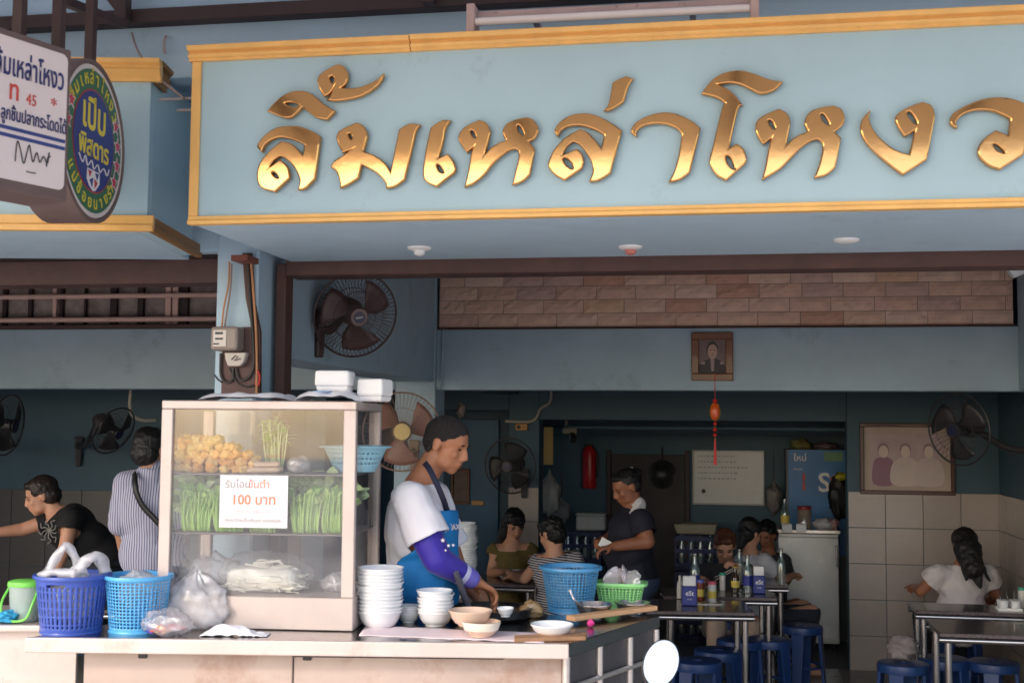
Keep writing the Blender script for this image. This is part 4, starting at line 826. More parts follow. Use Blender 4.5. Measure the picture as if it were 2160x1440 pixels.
for nm, pts, r, m in (('supply_cable', [(484, 552), (482, 600), (472, 650), (467, 700)], .004, CABB), ('supply_cable', [(489, 556), (486, 610), (478, 660), (472, 700)], .004, WIRE),
                      ('loop_cable', [(466, 745), (466, 790), (478, 806), (490, 800), (492, 776)], .006, CAB), ('loop_cable', [(498, 776), (506, 800), (524, 796), (535, 770), (534, 720), (528, 640), (522, 545)], .006, CAB), ('loop_cable', [(484, 776), (500, 806), (520, 815), (538, 812)], .004, CAB),
                      ('riser_cable', [(530, 556), (535, 620), (540, 700), (542, 780), (541, 838)], .005, CABB), ('red_lead', [(543, 780), (548, 795), (545, 812), (540, 808), (543, 785)], .004, CABR), ('riser_cable', [(452, 790), (460, 800), (468, 806)], .004, CAB)):
    MB().tube(rope([at(x, y, YP - .03) for x, y in pts], 5), r, 6).build(nm, m, mt, True, smooth=True)
q = [at(x, y, YP) for x, y in ((515, 535), (533, 535), (540, 640), (552, 700), (552, 838), (540, 838), (536, 700), (522, 630))]; MB().prism(q, (0, -.02, 0)).build('cable_cover', BROWN, mt, True)
a, b = at(478, 520, 4.6), at(545, 550, 4.6); tag(MB().bx((a.x + .02, 4.6, 2.45), (-1.88, 4.72, 2.473)).build('timber_batten', mat('red_batten', C(120, 68, 58), .7, var=.2)), 'reddish timber batten under the signboard above the meter', 'batten')
# ================================================================ wall fans
def fan(label, cpx, cpy, d, N, R, mount, cage, bladem, hubm, tilt=0., capm=None, wires=54, wr=.0012):
    Cn = atd(cpx, cpy, d); N = Vector(N).normalized(); ex = ZUP.cross(N).normalized(); ey = N.cross(ex); M = frame(Cn, ex, ey, N)
    mount = Vector(mount); t = thing('wall_fan', label, 'fan', mount, 0, 'wall mounted fans')
    g = MB(); 
    for s_, h in ((1, .05), (-1, .055)):
        for k in range(wires):
            a = 2 * math.pi * k / wires + (.03 if s_ < 0 else 0); c, s2 = math.cos(a), math.sin(a)
            g.tube([M @ Vector((c * r, s2 * r, s_ * z)) for r, z in ((R * .22, h), (R * .6, h * .93), (R * .88, h * .6), (R, 0))], wr, 4)
        for r, z in ((R * .22, h), (R * .6, h * .93)): g.tube([M @ Vector((r * math.cos(k * .2618), r * math.sin(k * .2618), s_ * z)) for k in range(24)], wr * 1.3, 4, True)
    g.build('grille', cage, t, True)
    MB().tube([M @ Vector((R * math.cos(k * .1309), R * math.sin(k * .1309), 0)) for k in range(48)], .0055, 6, True).build('guard_ring', cage, t, True, smooth=True)
    for k in range(3):
        vs = []; fs = []; a0 = k * 2.0944 + tilt
        for i in range(7):
            f = i / 6
            for j in range(6):
                e = j / 5; r = R * (.16 + .70 * f); a = a0 + (e - .5) * (1.25 - .25 * abs(f - .55)) * min(1, .55 + f) + f * .35
                vs.append(M @ Vector((r * math.cos(a), r * math.sin(a), (e - .5) * .045 * (1 - .3 * f))))
        for i in range(6):
            for j in range(5): q = i * 6 + j; fs.append((q, q + 1, q + 7, q + 6))
        MB().add(vs, fs).build('blade', bladem, t, True, smooth='all', solid=.003)
    MB().lathe([(.001, -.03), (R * .2, -.03), (R * .21, .02), (R * .19, .035), (.001, .036)], 24, M).build('hub', bladem, t, True, smooth=True)
    bd = MB().lathe([(.001, .05), (R * .2, .049), (R * .215, .052), (R * .2, .058), (.001, .059)], 28, M).build('badge', capm or cage, t, True, smooth=True)
    MB().lathe([(.001, .0595), (R * .14, .0595), (R * .14, .0605), (.001, .061)], 24, M).build('badge_centre', hubm, bd, True)
    MB().lathe([(.001, -.19), (.035, -.185), (.058, -.15), (.062, -.075), (.05, -.058), (.001, -.057)], 24, M).build('motor', cage, t, True, smooth=True)
    neck = M @ Vector((0, -.02, -.16)); md = (neck + mount) / 2 - ZUP * .05
    MB().tube(rope([neck, md, mount + ZUP * .02], 4), [.022] * 8 + [.03], 8).build('arm', cage, t, True, smooth=True)
    away = (mount - neck); away.z = 0; away.normalize(); sd_ = away.cross(ZUP)
    MB().hexa([mount + away * a_ + sd_ * b_ + ZUP * c_ for c_, k_ in ((-.14, .55), (.09, 1)) for a_, b_ in ((-.045, -.035 * k_), (.0, -.035 * k_), (.0, .035 * k_), (-.045, .035 * k_))]).build('wall_plate', cage, t, True, bevel=.008, seg=2)
    return M, t
FANB = mat('fan_brown', C(72, 54, 54), .45, var=.1); FANBL = mat('fan_blade_brown', C(96, 72, 72), .35, var=.06); FANK = mat('fan_black', C(44, 42, 46), .45); FANC = mat('fan_cream', C(150, 126, 114), .45); FANO = mat('fan_blade_tan_shaded', C(150, 108, 96), .35); LBL = mat('fan_label', C(30, 36, 70), .3)  # tan blades toned down, the shade they hang in is in the colour
CAP = mat('fan_cap', C(120, 96, 94), .4)
M_, t_ = fan('big brown wall fan under the signboard, next to the shutter post', 750, 664, 5.75, -FH * .86 + RH * .42 - ZUP * .28, .2, (-1.90, 5.48, at(650, 690, 5.48).z), FANB, FANBL, LBL, .5, CAP, 60, .0014)
text('Hatari', .014, WHITE, 'lettering', t_, M_ @ Matrix.Translation((0, -.004, .0618)) @ Matrix.Rotation(.25, 4, 'Z'), True, .0003)
fan('tan bladed wall fan half hidden behind the vendor', 848, 910, 7.4, -FH * 1 + RH * .1, .235, (-2.02, YB - .012, 1.62), FANC, FANO, mat('fan_yellow', C(226, 196, 130), .4), .2, mat('fan_yellow', C(226, 196, 130), .4))
fan('black wall fan on the tiled pier above the long haired woman', 1076, 982, 9.15, -FH * 1 - RH * .45 - ZUP * .1, .205, (-1.6, YW - .003, 1.38), FANK, FANK, LBL, .9, FANK, 40)
fan('dark wall fan seen from the side, in front of the framed photograph', 2022, 905, 7.35, -RH * .80 - FH * .52 - ZUP * .12, .215, (1.79, 7.5, 1.68), FANK, FANK, LBL, .3, FANK, 40)
fan('dark wall fan seen edge on above the leaning man', 16, 896, 8.1, RH * .93 - FH * .12 - ZUP * .12, .2, at(-40, 930, 8.99), FANK, FANK, LBL, .3, FANK, 36)
fan('dark wall fan tilted away between the leaning man and the striped shirt man', 240, 908, 8.3, RH * .80 - FH * .42 - ZUP * .45, .17, at(165, 945, 8.99), FANK, FANK, LBL, .3, FANK, 36)
# ================================================================ pictures, ornament, boards
def framed(name, label, x0, y0, x1, y1, Y, fm, fw, cat='picture', mount_=None):
    a, b = at(x0, y1, Y), at(x1, y0, Y); t = thing(name, label, cat, (a.x / 2 + b.x / 2, Y, a.z)); w_, h_ = b.x - a.x, b.z - a.z
    for nm, p, q in (('frame_bar', (-w_ / 2, -.028, 0), (w_ / 2, -.002, fw)), ('frame_bar', (-w_ / 2, -.028, h_ - fw), (w_ / 2, -.002, h_)), ('frame_bar', (-w_ / 2, -.0285, fw + .0002), (-w_ / 2 + fw, -.002, h_ - fw - .0002)), ('frame_bar', (w_ / 2 - fw, -.0285, fw + .0002), (w_ / 2, -.002, h_ - fw - .0002))):
        MB().bx(p, q).build(nm, fm, t, bevel=.004)
    return t, w_, h_
WF = mat('wood_frame', C(120, 74, 50), .45, var=.2, coat=.2)
t, w_, h_ = framed('portrait', 'small wooden framed portrait of a man in uniform on the blue beam', 1459, 701, 1546, 803, YB, WF, .045)
def pl(par, pts, m, k, name): 
    return flatshape(pts, m, name, par, frame((0, -.006 - k * .0015, 0), (1, 0, 0), (0, 0, 1), (0, -1, 0)), depth=.0005, world=False)
def ov(cx, cy, rx_, ry, n=20): return [(cx + rx_ * math.cos(2 * math.pi * k / n), cy + ry * math.sin(2 * math.pi * k / n)) for k in range(n)]
PB = mat('portrait_ground', C(120, 100, 100), .5, var=.25, scale=8); PS = mat('portrait_skin', C(186, 154, 142), .5); PD = mat('portrait_dark', C(52, 44, 50), .5)
pl(t, [(-w_ / 2 + .03, .03), (w_ / 2 - .03, .03), (w_ / 2 - .03, h_ - .03), (-w_ / 2 + .03, h_ - .03)], PB, 0, 'picture_ground')
pl(t, smooth2([(-.075, .046), (-.08, .1), (-.03, .135), (.035, .135), (.075, .1), (.072, .046)]), PD, 1, 'uniform'); pl(t, ov(0, .2, .036, .05), PD, 2, 'hair'); pl(t, ov(.002, .185, .03, .045), PS, 3, 'face'); pl(t, [(-.012, .15), (.014, .15), (.01, .06), (-.006, .06)], mat('portrait_pale', C(160, 140, 140), .5), 2, 'sash')
for x in (-.058, .06): pl(t, ov(x, .112, .014, .009), MATS['portrait_pale'], 2, 'epaulette')
for x in (-.011, .013): pl(t, ov(x, .193, .006, .003), PD, 4, 'eye_mark')
pl(t, ov(.001, .164, .008, .0025), PD, 4, 'mouth_mark')
t, w_, h_ = framed('framed_photograph', 'large dark framed photograph of three people above the white tiles', 1814, 893, 2012, 1041, YW, mat('mahogany', C(78, 40, 34), .4, var=.2, coat=.2), .03)
pl(t, [(-w_ / 2 + .02, .02), (w_ / 2 - .02, .02), (w_ / 2 - .02, h_ - .02), (-w_ / 2 + .02, h_ - .02)], mat('mount_card', C(184, 166, 158), .6), 0, 'mount_card')
pl(t, [(-.27, .07), (.26, .07), (.26, .45), (-.27, .45)], mat('faded_photo', C(186, 164, 168), .5, var=.2, scale=7), 1, 'photo_print')
for k, (x, s_, sc) in enumerate(((-.17, .8, (150, 112, 130)), (-.01, 1.05, (206, 190, 186)), (.16, 1., (200, 184, 182)))):
    pl(t, smooth2([(x - .09 * s_, .075), (x - .1 * s_, .2), (x - .05, .27), (x + .05, .27), (x + .1 * s_, .2), (x + .09 * s_, .075)]), mat('photo_shirt_%d' % k, C(*sc), .6, var=.1), 2 + k * .4, 'photo_figure'); pl(t, ov(x, .335, .042, .052), mat('photo_hair', C(150, 126, 134), .6), 3.4, 'photo_hair'); pl(t, ov(x, .32, .034, .046), mat('photo_face', C(216, 198, 190), .6), 4, 'photo_face')
t, w_, h_ = framed('whiteboard', 'scribbled whiteboard on the kitchen wall', 1461, 950, 1612, 1063, YK, mat('alu_frame', C(170, 166, 164), .4, metal=.5), .014, 'board')
pl(t, [(-w_ / 2 + .01, .01), (w_ / 2 - .01, .01), (w_ / 2 - .01, h_ - .01), (-w_ / 2 + .01, h_ - .01)], mat('board_white', C(206, 204, 204), .3, var=.1, scale=3), 0, 'writing_surface')
rw_ = random.Random(8)
for k in range(5):
    z = h_ - .06 - k * .05; x = -w_ / 2 + .05
    while x < w_ / 2 - .25 + .1 * (k == 2): l = rw_.uniform(.01, .03); pl(t, [(x, z), (x + l, z + rw_.uniform(-.004, .004)), (x + l, z + .012), (x, z + .012)], mat('marker', C(156, 156, 162), .5), 1, 'marker_stroke'); x += l + .012
pl(t, ov(-.22, .12, .02, .02), INK, 1, 'magnet')
# hanging ornament
P = at(1508, 806, YB - .03); orn = thing('hanging_ornament', 'red Chinese knot ornament with tassel hanging under the portrait', 'ornament', P)
RED = mat('red_silk', C(206, 34, 30), .5); AMB = mat('amber', C(230, 96, 30), .25, coat=.3); GLD = mat('gold_bead', C(220, 170, 80), .3, metal=.6)
def dz(py): return at(1508, py, YB - .03).z - P.z
MB().cyl((0, 0, dz(848)), (0, 0, .06), .0025, n=6).build('cord', RED, orn)
MB().ball((0, 0, dz(868)), (.03, .018, .055), 14, 10).build('amulet', AMB, orn, smooth='all'); MB().ball((0, 0, dz(846)), (.014, .012, .016)).build('knot', RED, orn, smooth='all')
MB().lathe([(.03, -.006), (.034, 0), (.03, .006), (.026, 0)], 20, Matrix.Translation((0, 0, dz(868))) @ Matrix.Rotation(math.pi / 2, 4, 'X') @ Matrix.Diagonal((1, 1.7, 1, 1)), closed=True).build('ring', GLD, orn, smooth=True)
for py, m in ((893, RED), (906, RED), (917, RED), (900, GLD), (925, GLD)): MB().ball((0, 0, dz(py)), .012 if m is RED else .006, 10, 8).build('bead', m, orn, smooth='all')
ts = MB(); 
for k in range(24): a = k * .2618; ts.tube([(.004 * math.cos(a), .004 * math.sin(a), dz(928)), (.009 * math.cos(a), .009 * math.sin(a), dz(980))], .0022, 4)
ts.build('tassel', RED, orn)
# conduits, socket
WHC = mat('cream_conduit', C(176, 168, 160), .5)
tag(MB().tube(rope([at(1163, 822, YW - .02), at(1160, 848, YW - .02), at(1140, 862, YW - .02), at(1132, 880, YW - .02), at(1115, 889, YW - .02), at(1066, 888, YW - .02)], 6), .011, 8).build('conduit', WHC, smooth=True), 'cream conduit bending down to the socket on the pier', 'conduit')
tag(MB().tube(rope([at(276, 822, 8.15), at(274, 855, 8.15), at(280, 876, 8.15), at(300, 886, 8.15), at(330, 886, 8.15)], 6), .012, 8).build('conduit', WHC, smooth=True), 'cream conduit hanging from the beam of the left shop unit', 'conduit')
tag(MB().tube([at(936, 694, YB - .012), at(932, 800, YB - .012), at(926, 820, YB - .012)], .009, 8).build('conduit', BLUEIN, smooth=True), 'painted conduit running down the column corner by the stone cladding', 'conduit')
so = thing('power_socket', 'orange power socket on the pier above the black fan', 'socket', at(1101, 907, YW - .003))
MB().bx((-.048, -.03, 0), (.048, 0, .05)).build('box', mat('orange_box', C(206, 150, 90), .5), so, bevel=.004); MB().cyl((-.02, -.031, .025), (-.02, -.05, .025), .014).build('plug', BLACK, so)
for x in (.012, .026): MB().bx((x, -.0315, .016), (x + .006, -.0301, .034)).build('outlet_slot', DARKG, so)
tag(film(at(972, 865, YB + .3) , (.03, .02, .05), 3, .4, 4).build('rope_bundle', mat('old_rope', C(128, 112, 104), .8, bump=.3), smooth='all'), 'tangled bundle of old cord hanging by the column', 'cord')
tp_ = at(2146, 565, 6.4); t = thing('spot_lamp', 'small white spot lamp at the right end of the stone cladding', 'lamp', tp_)
MB().lathe([(.001, -.05), (.03, -.045), (.045, .01), (.03, .03), (.001, .035)], 20, Matrix.Rotation(.9, 4, 'Y')).build('shade', WHITE, t, smooth=True); MB().cyl((.02, 0, .02), (.34, 0, .12), .008).build('arm', WHITE, t)
# ================================================================ tables, stools
GRAN = mat('granite', C(96, 84, 86), .2, var=.5, scale=60, stain=(C(150, 136, 134), .6, .5), sscale=70, coat=.2)
def table(label, P, rz, w_, d_, h=.72, group=None):
    t = thing('table', label, 'table', (P.x, P.y, 0), rz, group)      # P = front left corner
    MB().bx((0, 0, h - .022), (w_, d_, h)).build('tabletop', GRAN, t, bevel=.003)
    r = .0165
    for y in (.02, d_ - .02): MB().cyl((.0, y, h - .04), (w_, y, h - .04), r, n=14).build('rail', TUBE, t, smooth=True)
    for x in (.05, w_ - .05):
        for y in (.05, d_ - .05): MB().cyl((x, y, 0), (x, y, h - .055), r * 1.15, n=14).build('leg', TUBE, t, smooth=True)
        MB().cyl((x, .065, .2), (x, d_ - .065, .2), .011, n=10).build('stretcher', TUBE, t, smooth=True)
    return t
def tz_(px, py): return onz(px, py, .72)
A0, A1 = tz_(1362, 1287), tz_(1592, 1291)
RA = math.atan2((A1 - A0).y, (A1 - A0).x)
TA = table('granite topped table with a navy napkin box, closest to the food cart', A0, RA, (A1 - A0).length, .5, .72, 'stainless legged dining tables')
B0, B1 = tz_(1400, 1256), tz_(1640, 1260)
TB = table('granite topped table with glass bottles in front of the brown haired woman', B0 , RA, (B1 - B0).length, .42, .72, 'stainless legged dining tables')
C0, C1 = tz_(1560, 1232), tz_(1664, 1234); TCt = table('granite topped table beside the steel freezer', C0, RA, (C1 - C0).length, .45, .72, 'stainless legged dining tables')
D0, D1 = tz_(960, 1228), tz_(1128, 1228); TD = table('granite topped table shared by the long haired woman', D0, .02, (D1 - D0).length, .5, .72, 'stainless legged dining tables')
E0 = tz_(1932, 1286); TE = table('granite topped table behind which the white blouse woman sits', E0, .0, .75, .35, .72, 'stainless legged dining tables')
F0 = tz_(1982, 1334); TF = table('granite topped table with bright rail, standing before the tiled wall', F0, .0, .6, .5, .72, 'stainless legged dining tables')
G0 = tz_(-60, 1280); TG = table('dining table of the left unit with a beer bottle on it', G0, .1, 1.1, .6, .72, 'stainless legged dining tables')
H0 = tz_(920, 1262); TH = table('small serving table behind the vendor with stacked bowls', H0, .1, .24, .3, .72)
STB = mat('blue_stool', C(30, 62, 118), .4, var=.08)
def stool(label, P, rz=0, r=.15):
    t = thing('stool', label, 'stool', (P.x, P.y, 0), rz, 'blue plastic stools')
    MB().lathe([(.03, .436), (r * .9, .438), (r * .97, .434), (r, .42), (r * .98, .385), (r * .94, .385), (r * .95, .418), (r * .9, .428), (.03, .426)], 28, closed=True).build('seat', STB, t, smooth=True)
    for k in range(4):
        a = math.pi / 4 + k * math.pi / 2; c, s_ = math.cos(a), math.sin(a); u = Vector((-s_, c, 0)); o = Vector((c, s_, 0))
        MB().hexa([o * (r * 1.12 + e) + u * f for e, f in ((-.02, -.028), (.0, -.028), (.0, .028), (-.02, .028))] + [o * (r * .93 + e) + u * f + ZUP * .40 for e, f in ((-.022, -.045), (.0, -.045), (.0, .045), (-.022, .045))]).build('leg', STB, t, bevel=.005, seg=2)
    MB().tube([Vector((r * .98 * math.cos(k * .2618), r * .98 * math.sin(k * .2618), .16)) for k in range(24)], .008, 6, True).build('brace_ring', STB, t, smooth=True)
for px, py, lb in ((1470, 1390, 'blue plastic stool under the table closest to the cart'), (1515, 1368, 'blue plastic stool tucked just behind the table closest to the cart'), (1560, 1346, 'blue plastic stool between the first and second dining tables'), (1622, 1344, 'blue plastic stool at the end of the second dining table'), (1690, 1316, 'blue plastic stool standing in front of the steel freezer'), (1905, 1395, 'blue plastic stool beside the tiled wall with a cloth on it'), (1990, 1385, 'blue plastic stool behind the table with the bright rail'), (2095, 1392, 'blue plastic stool under the table with the bright rail')):
    stool(lb, onz(px, py, .44), random.uniform(0, 1))
P = onz(1905, 1392, .44); tag(film(P + ZUP * .075, (.09, .08, .075), 61, .35, 4, flat=-.074).build('grey_cloth', mat('grey_cloth', C(150, 140, 140), .85), smooth='all'), 'crumpled grey cloth heaped on the stool by the tiled wall', 'cloth')
# ---- table things
def lathe_thing(name, label, cat, P, parts, group=None, n=20):
    t = thing(name, label, cat, P + ZUP * .001, 0, group)
    first = None
    for nm, prof, m in parts:
        o = MB().lathe(prof, n).build(nm, m, first if first and nm in ('label', 'cap') else t, smooth=True); first = first or o
    return t
NAVP = mat('navy_plastic', C(44, 54, 140), .35); GLASS = glassy('bottle_glass', C(150, 176, 172), .6, .6, .04); AMBER = mat('amber_glass', C(60, 34, 24), .12, coat=.5)
def napkin(px, py, label, s_=1.):
    t = thing('napkin_box', label, 'napkin box', tz_(px, py) + ZUP * .001, PSI * .5); w_ = .046 * s_
    nbx = MB().bx((-w_, -.045, 0), (w_, .045, .115)).build('box', NAVP, t, bevel=.006, seg=2); MB().bx((-w_ * .85, -.02, .1155), (w_ * .85, .02, .175)).build('napkins', FOAM, t, bevel=.003)
    fm = frame((0, -.0458, 0), (1, 0, 0), (0, 0, 1), (0, -1, 0))
    text('eSt', .04, WHITE, 'lettering', nbx, fm @ Matrix.Translation((0, .062, 0)), False, .0003, offset=.0006); text('drink', .014, WHITE, 'lettering', nbx, fm @ Matrix.Translation((0, .035, 0)), False, .0003)
    return t
napkin(1454, 1275, 'navy napkin box with white lettering on the table closest to the cart'); napkin(1600, 1250, 'navy napkin box on the second table, among the bottles', .85)
def jar(px, py, r, h, body, lid, label, label_m=None, z=.72):
    pr_ = [('body', [(.001, 0), (r * .92, 0), (r, .004), (r, h * .8), (r * .85, h * .86), (.001, h * .861)], body), ('lid', [(r * .3, h * .862), (r * 1.02, h * .862), (r * 1.04, h * .98), (r * .95, h), (.001, h)], lid)]
    if label_m: pr_.append(('label', [(r * 1.004, h * .2), (r * 1.02, h * .2), (r * 1.02, h * .55), (r * 1.004, h * .55)], label_m))
    return lathe_thing('jar', label, 'jar', onz(px, py, z), pr_)
YL = mat('yellow_label', C(226, 200, 90), .5); PEP = mat('chilli', C(130, 60, 40), .5, var=.4, scale=60); SUG = mat('sugar', C(226, 220, 214), .5)
jar(1478, 1266, .024, .13, PEP, mat('lilac_lid', C(104, 112, 196), .4), 'chilli jar with a lilac lid beside the navy napkin box', YL); jar(1502, 1270, .027, .13, SUG, mat('pink_lid', C(240, 110, 130), .4), 'sugar jar with a pink lid beside the navy napkin box', YL)
jar(1524, 1244, .02, .115, SUG, mat('jade_lid', C(50, 170, 140), .4), 'white pepper jar with a jade green lid on the second table')
tr = tz_(1478, 1272); tag(MB().bx((-.13, -.05, 0), (.13, .06, .004), Matrix.Translation(tr + ZUP * .0005 + Vector((.0, .0, 0))) @ Matrix.Rotation(RA, 4, 'Z')).build('condiment_tray', STEEL, bevel=.001), 'thin steel tray under the lidded condiment jars', 'tray')
def bottle(px, py, r, h, m, label, lm=None, z=.72, cap=None, P=None):
    parts = [('glass', [(.001, 0), (r, .003), (r, h * .52), (r * .85, h * .62), (r * .42, h * .78), (r * .38, h * .95), (.001, h * .951)], m), ('cap', [(r * .2, h * .952), (r * .45, h * .952), (r * .46, h * .99), (.001, h)], cap or TUBE)]
    if lm: parts.append(('label', [(r * 1.005, h * .2), (r * 1.02, h * .2), (r * 1.02, h * .46), (r * 1.005, h * .46)], lm))
    return lathe_thing('bottle', label, 'bottle', P or onz(px, py, z), parts)
bottle(1466, 1250, .033, .26, GLASS, 'tall clear glass soda bottle left of the brown haired woman', NAVP); bottle(1577, 1250, .031, .25, GLASS, 'clear glass cola bottle with a blue label near the second napkin box', NAVP)
bottle(1551, 1249, .027, .17, AMBER, 'small dark soy sauce bottle with a yellow label on the second table', YL, cap=mat('yellow_cap', C(220, 190, 60), .4)); bottle(1648, 1232, .03, .25, GLASS, 'clear glass bottle on the table beside the freezer'); bottle(1434, 1262, .02, .15, mat('white_sauce', C(210, 204, 200), .4), 'white capped vinegar bottle behind the navy napkin box')
bottle(1560, 1234, .03, .25, GLASS, 'clear glass bottle on the third table behind the soy sauce')
bp = onz(262, 1258, .72); bottle(0, 0, .036, .28, AMBER, 'brown beer bottle with a silver label on the left unit table', mat('silver_label', C(206, 200, 206), .35, metal=.3), P=bp)
gp_ = onz(193, 1262, .72); t = lathe_thing('drinking_glass', 'tall iced drink glass with a straw on the left unit table', 'glass', gp_, [('glass', [(.001, 0), (.026, .002), (.034, .19), (.032, .19), (.025, .008), (.001, .006)], GLASS), ('drink', [(.001, .007), (.025, .008), (.03, .15), (.001, .151)], mat('iced_tea', C(150, 120, 110), .2))]); MB().cyl((.0, 0, .02), (.02, .0, .26), .004, n=8).build('straw', WHITE, t)
stack(0, 0, 26, .085, .05, .0165, 'white bowl in the tall stack behind the vendor', 'bowls stacked behind the vendor', pt_=Vector((H0.x + .14, H0.y + .16, .721)))
for px, py, lb in ((1062, 1216, 'white soup bowl in front of the long haired woman'), (1092, 1217, 'white soup bowl in front of the striped tee man'),): stack(px, py, 1, .055, .05, .01, lb, None, z=.721)
t = thing('condiment_caddy', 'white condiment caddy with ladles on the table of the white blouse woman', 'caddy', tz_(2128, 1287))
MB().bx((-.07, -.05, 0), (.07, .05, .02)).build('tray', FOAM, t, bevel=.004)
for k in range(4): MB().lathe([(.001, .021), (.026, .021), (.03, .06), (.026, .064), (.001, .066)], 16, Matrix.Translation((-.035 + .07 * (k % 2), -.025 + .05 * (k // 2), 0))).build('pot', MELA, t, smooth=True)
for k in range(3): MB().tube([(-.03 + .03 * k, 0, .05), (-.07 + .05 * k, -.01, .12)], .003, 6).build('spoon_handle', TUBE, t)
jar(2156, 1280, .022, .12, SUG, MATS['jade_lid'], 'pepper jar with a jade green lid beside the white condiment caddy')
jar(2110, 1312, .0, .0, SUG, SUG, 'x') if False else None
# ================================================================ kitchen and back of the shop
fr = thing('freezer', 'scuffed pale steel freezer standing by the tiled wall', 'freezer', at(1706, 1370, 10.45))
a, b = at(1642, 1370, 10.45), at(1770, 1118, 10.45)
FZ = mat('freezer_steel', C(176, 176, 176), .35, metal=.35, var=.15, scale=3, stain=(C(206, 206, 206), .55, .5), sscale=3)
def wb(par, name, p, q, m, bev=.004): return MB().bx(p, q).build(name, m, par, True, bevel=bev)
zf = b.z
wb(fr, 'cabinet', (a.x, 10.47, .06), (b.x, 10.95, zf - .03), FZ, .008); fdp = wb(fr, 'door_panel', (a.x + .006, 10.45, .09), (b.x - .006, 10.469, zf - .06), FZ, .004); wb(fr, 'top', (a.x - .01, 10.44, zf - .0295), (b.x + .01, 10.96, zf), STEEL); wb(fdp, 'door_handle', (b.x - .03, 10.43, zf - .3), (b.x - .015, 10.449, zf - .12), TUBE)
for x in (a.x + .04, b.x - .04):
    for y in (10.52, 10.9): MB().cyl((x, y, 0), (x, y, .06), .02).build('foot', BLACK, fr, True)
co = thing('drinks_cooler', 'tall drinks cooler with a blue printed poster, behind the steel freezer', 'cooler', at(1720, 1250, 11.0))
a, b = at(1664, 1120, 10.98), at(1786, 948, 10.98); BP = mat('poster_blue', C(44, 116, 180), .4, var=.25, scale=5)
wb(co, 'cabinet', (a.x - .02, 11.0, .0), (b.x + .04, 11.28, b.z), mat('cooler_dark', C(70, 74, 82), .4)); pst = wb(co, 'poster', (a.x, 10.985, a.z - .2), (b.x + .02, 10.998, b.z - .005), BP, .001)
fm = lambda x, z: frame((x, 10.983, z), (1, 0, 0), (0, 0, 1), (0, -1, 0))
text('ใหม่', .075, WHITE, 'lettering', pst, fm(a.x + .1, b.z - .1), True, .0004, offset=.001); text('ลดแรง', .03, WHITE, 'lettering', pst, fm(a.x + .08, b.z - .18), True, .0004); text('S', .23, WHITE, 'lettering', pst, fm(a.x + .3, b.z - .36), True, .0006, offset=.004)
flatshape(ov(0, 0, .06, .045), mat('poster_red', C(196, 90, 80), .5), 'poster_swirl', pst, fm(a.x + .41, b.z - .26), depth=.0004); flatshape(rr(-.08, -.04, .08, .04, .01), mat('poster_lime', C(110, 150, 120), .5), 'poster_patch', pst, fm(a.x + .38, b.z - .06), depth=.0004)
for k in range(2): flatshape(rr(-.012, -.035, .012, .035, .006), mat('poster_red', C(196, 90, 80), .5), 'poster_bottle', pst, fm(a.x + .13, b.z - .24 - .08 * k), depth=.0004)
# clutter over and on the freezer
for k, (px, py, r_, c, lb) in enumerate(((1690, 936, (.09, .06, .05), (116, 110, 60), 'olive bag stuffed on top of the drinks cooler'), (1742, 940, (.1, .06, .04), (96, 80, 84), 'dark bag stuffed on top of the drinks cooler'))):
    p = at(px, py, 11.1); p.z = 1.8 - (948 - 906) / 2600 * 11.1 + r_[2] * .8; tag(film(p, r_, 70 + k, .3, 4, flat=-r_[2] * .75).build('stuffed_bag', mat('stuff_%d' % k, C(*c), .6, var=.3), smooth='all'), lb, 'bag')
p = at(1770, 1040, 10.9); tag(film(p - ZUP * .03, (.09, .05, .19), 73, .35, 4).build('black_bag', mat('black_bag', C(26, 25, 28), .5), smooth='all'), 'black bag hanging at the side of the drinks cooler', 'bag')
p = at(1774, 1004, 10.86); tag(film(p, (.05, .04, .035), 74, .3, 4).build('yellow_cloth', mat('yellow_cloth', C(190, 176, 50), .7), smooth='all'), 'yellow rag hung over the black bag by the cooler', 'rag')
jz = zf
jar(1697, 1116, .055, .19, glassy('jar_clear', C(190, 170, 150), .3, .4, .1), mat('jar_red', C(150, 40, 44), .4), 'big clear jar with a red lid on the steel freezer', None, jz)
bottle(1656, 1116, .035, .25, GLASS, 'clear plastic bottle with a yellow label on the steel freezer', YL, z=jz)
for px, lb in ((1660, 'small white tub at the left edge of the freezer top'), (1690, 'small white tub before the red lidded jar')):
    t = thing('white_tub', lb, 'tub', onz(px, 1121, jz)); MB().bx((-.04, -.03, 0), (.04, .03, .055)).build('box', WHITE, t, bevel=.006); MB().bx((-.042, -.032, .0555), (.042, .032, .064)).build('lid', FOAM, t, bevel=.003)
for k, (px, s_, c) in enumerate(((1735, .085, (190, 186, 190)), (1757, .05, (178, 140, 140)))):
    p = onz(px, 1117, jz); tag(film(p + ZUP * .045, (s_, .05, .05), 80 + k, .3, 4, flat=-.044).build('plastic_bag', mat('bag_%d' % k, C(*c), .5), smooth='all'), ('rumpled white plastic bag on the steel freezer', 'small pinkish bag at the right edge of the freezer top')[k], 'bag')
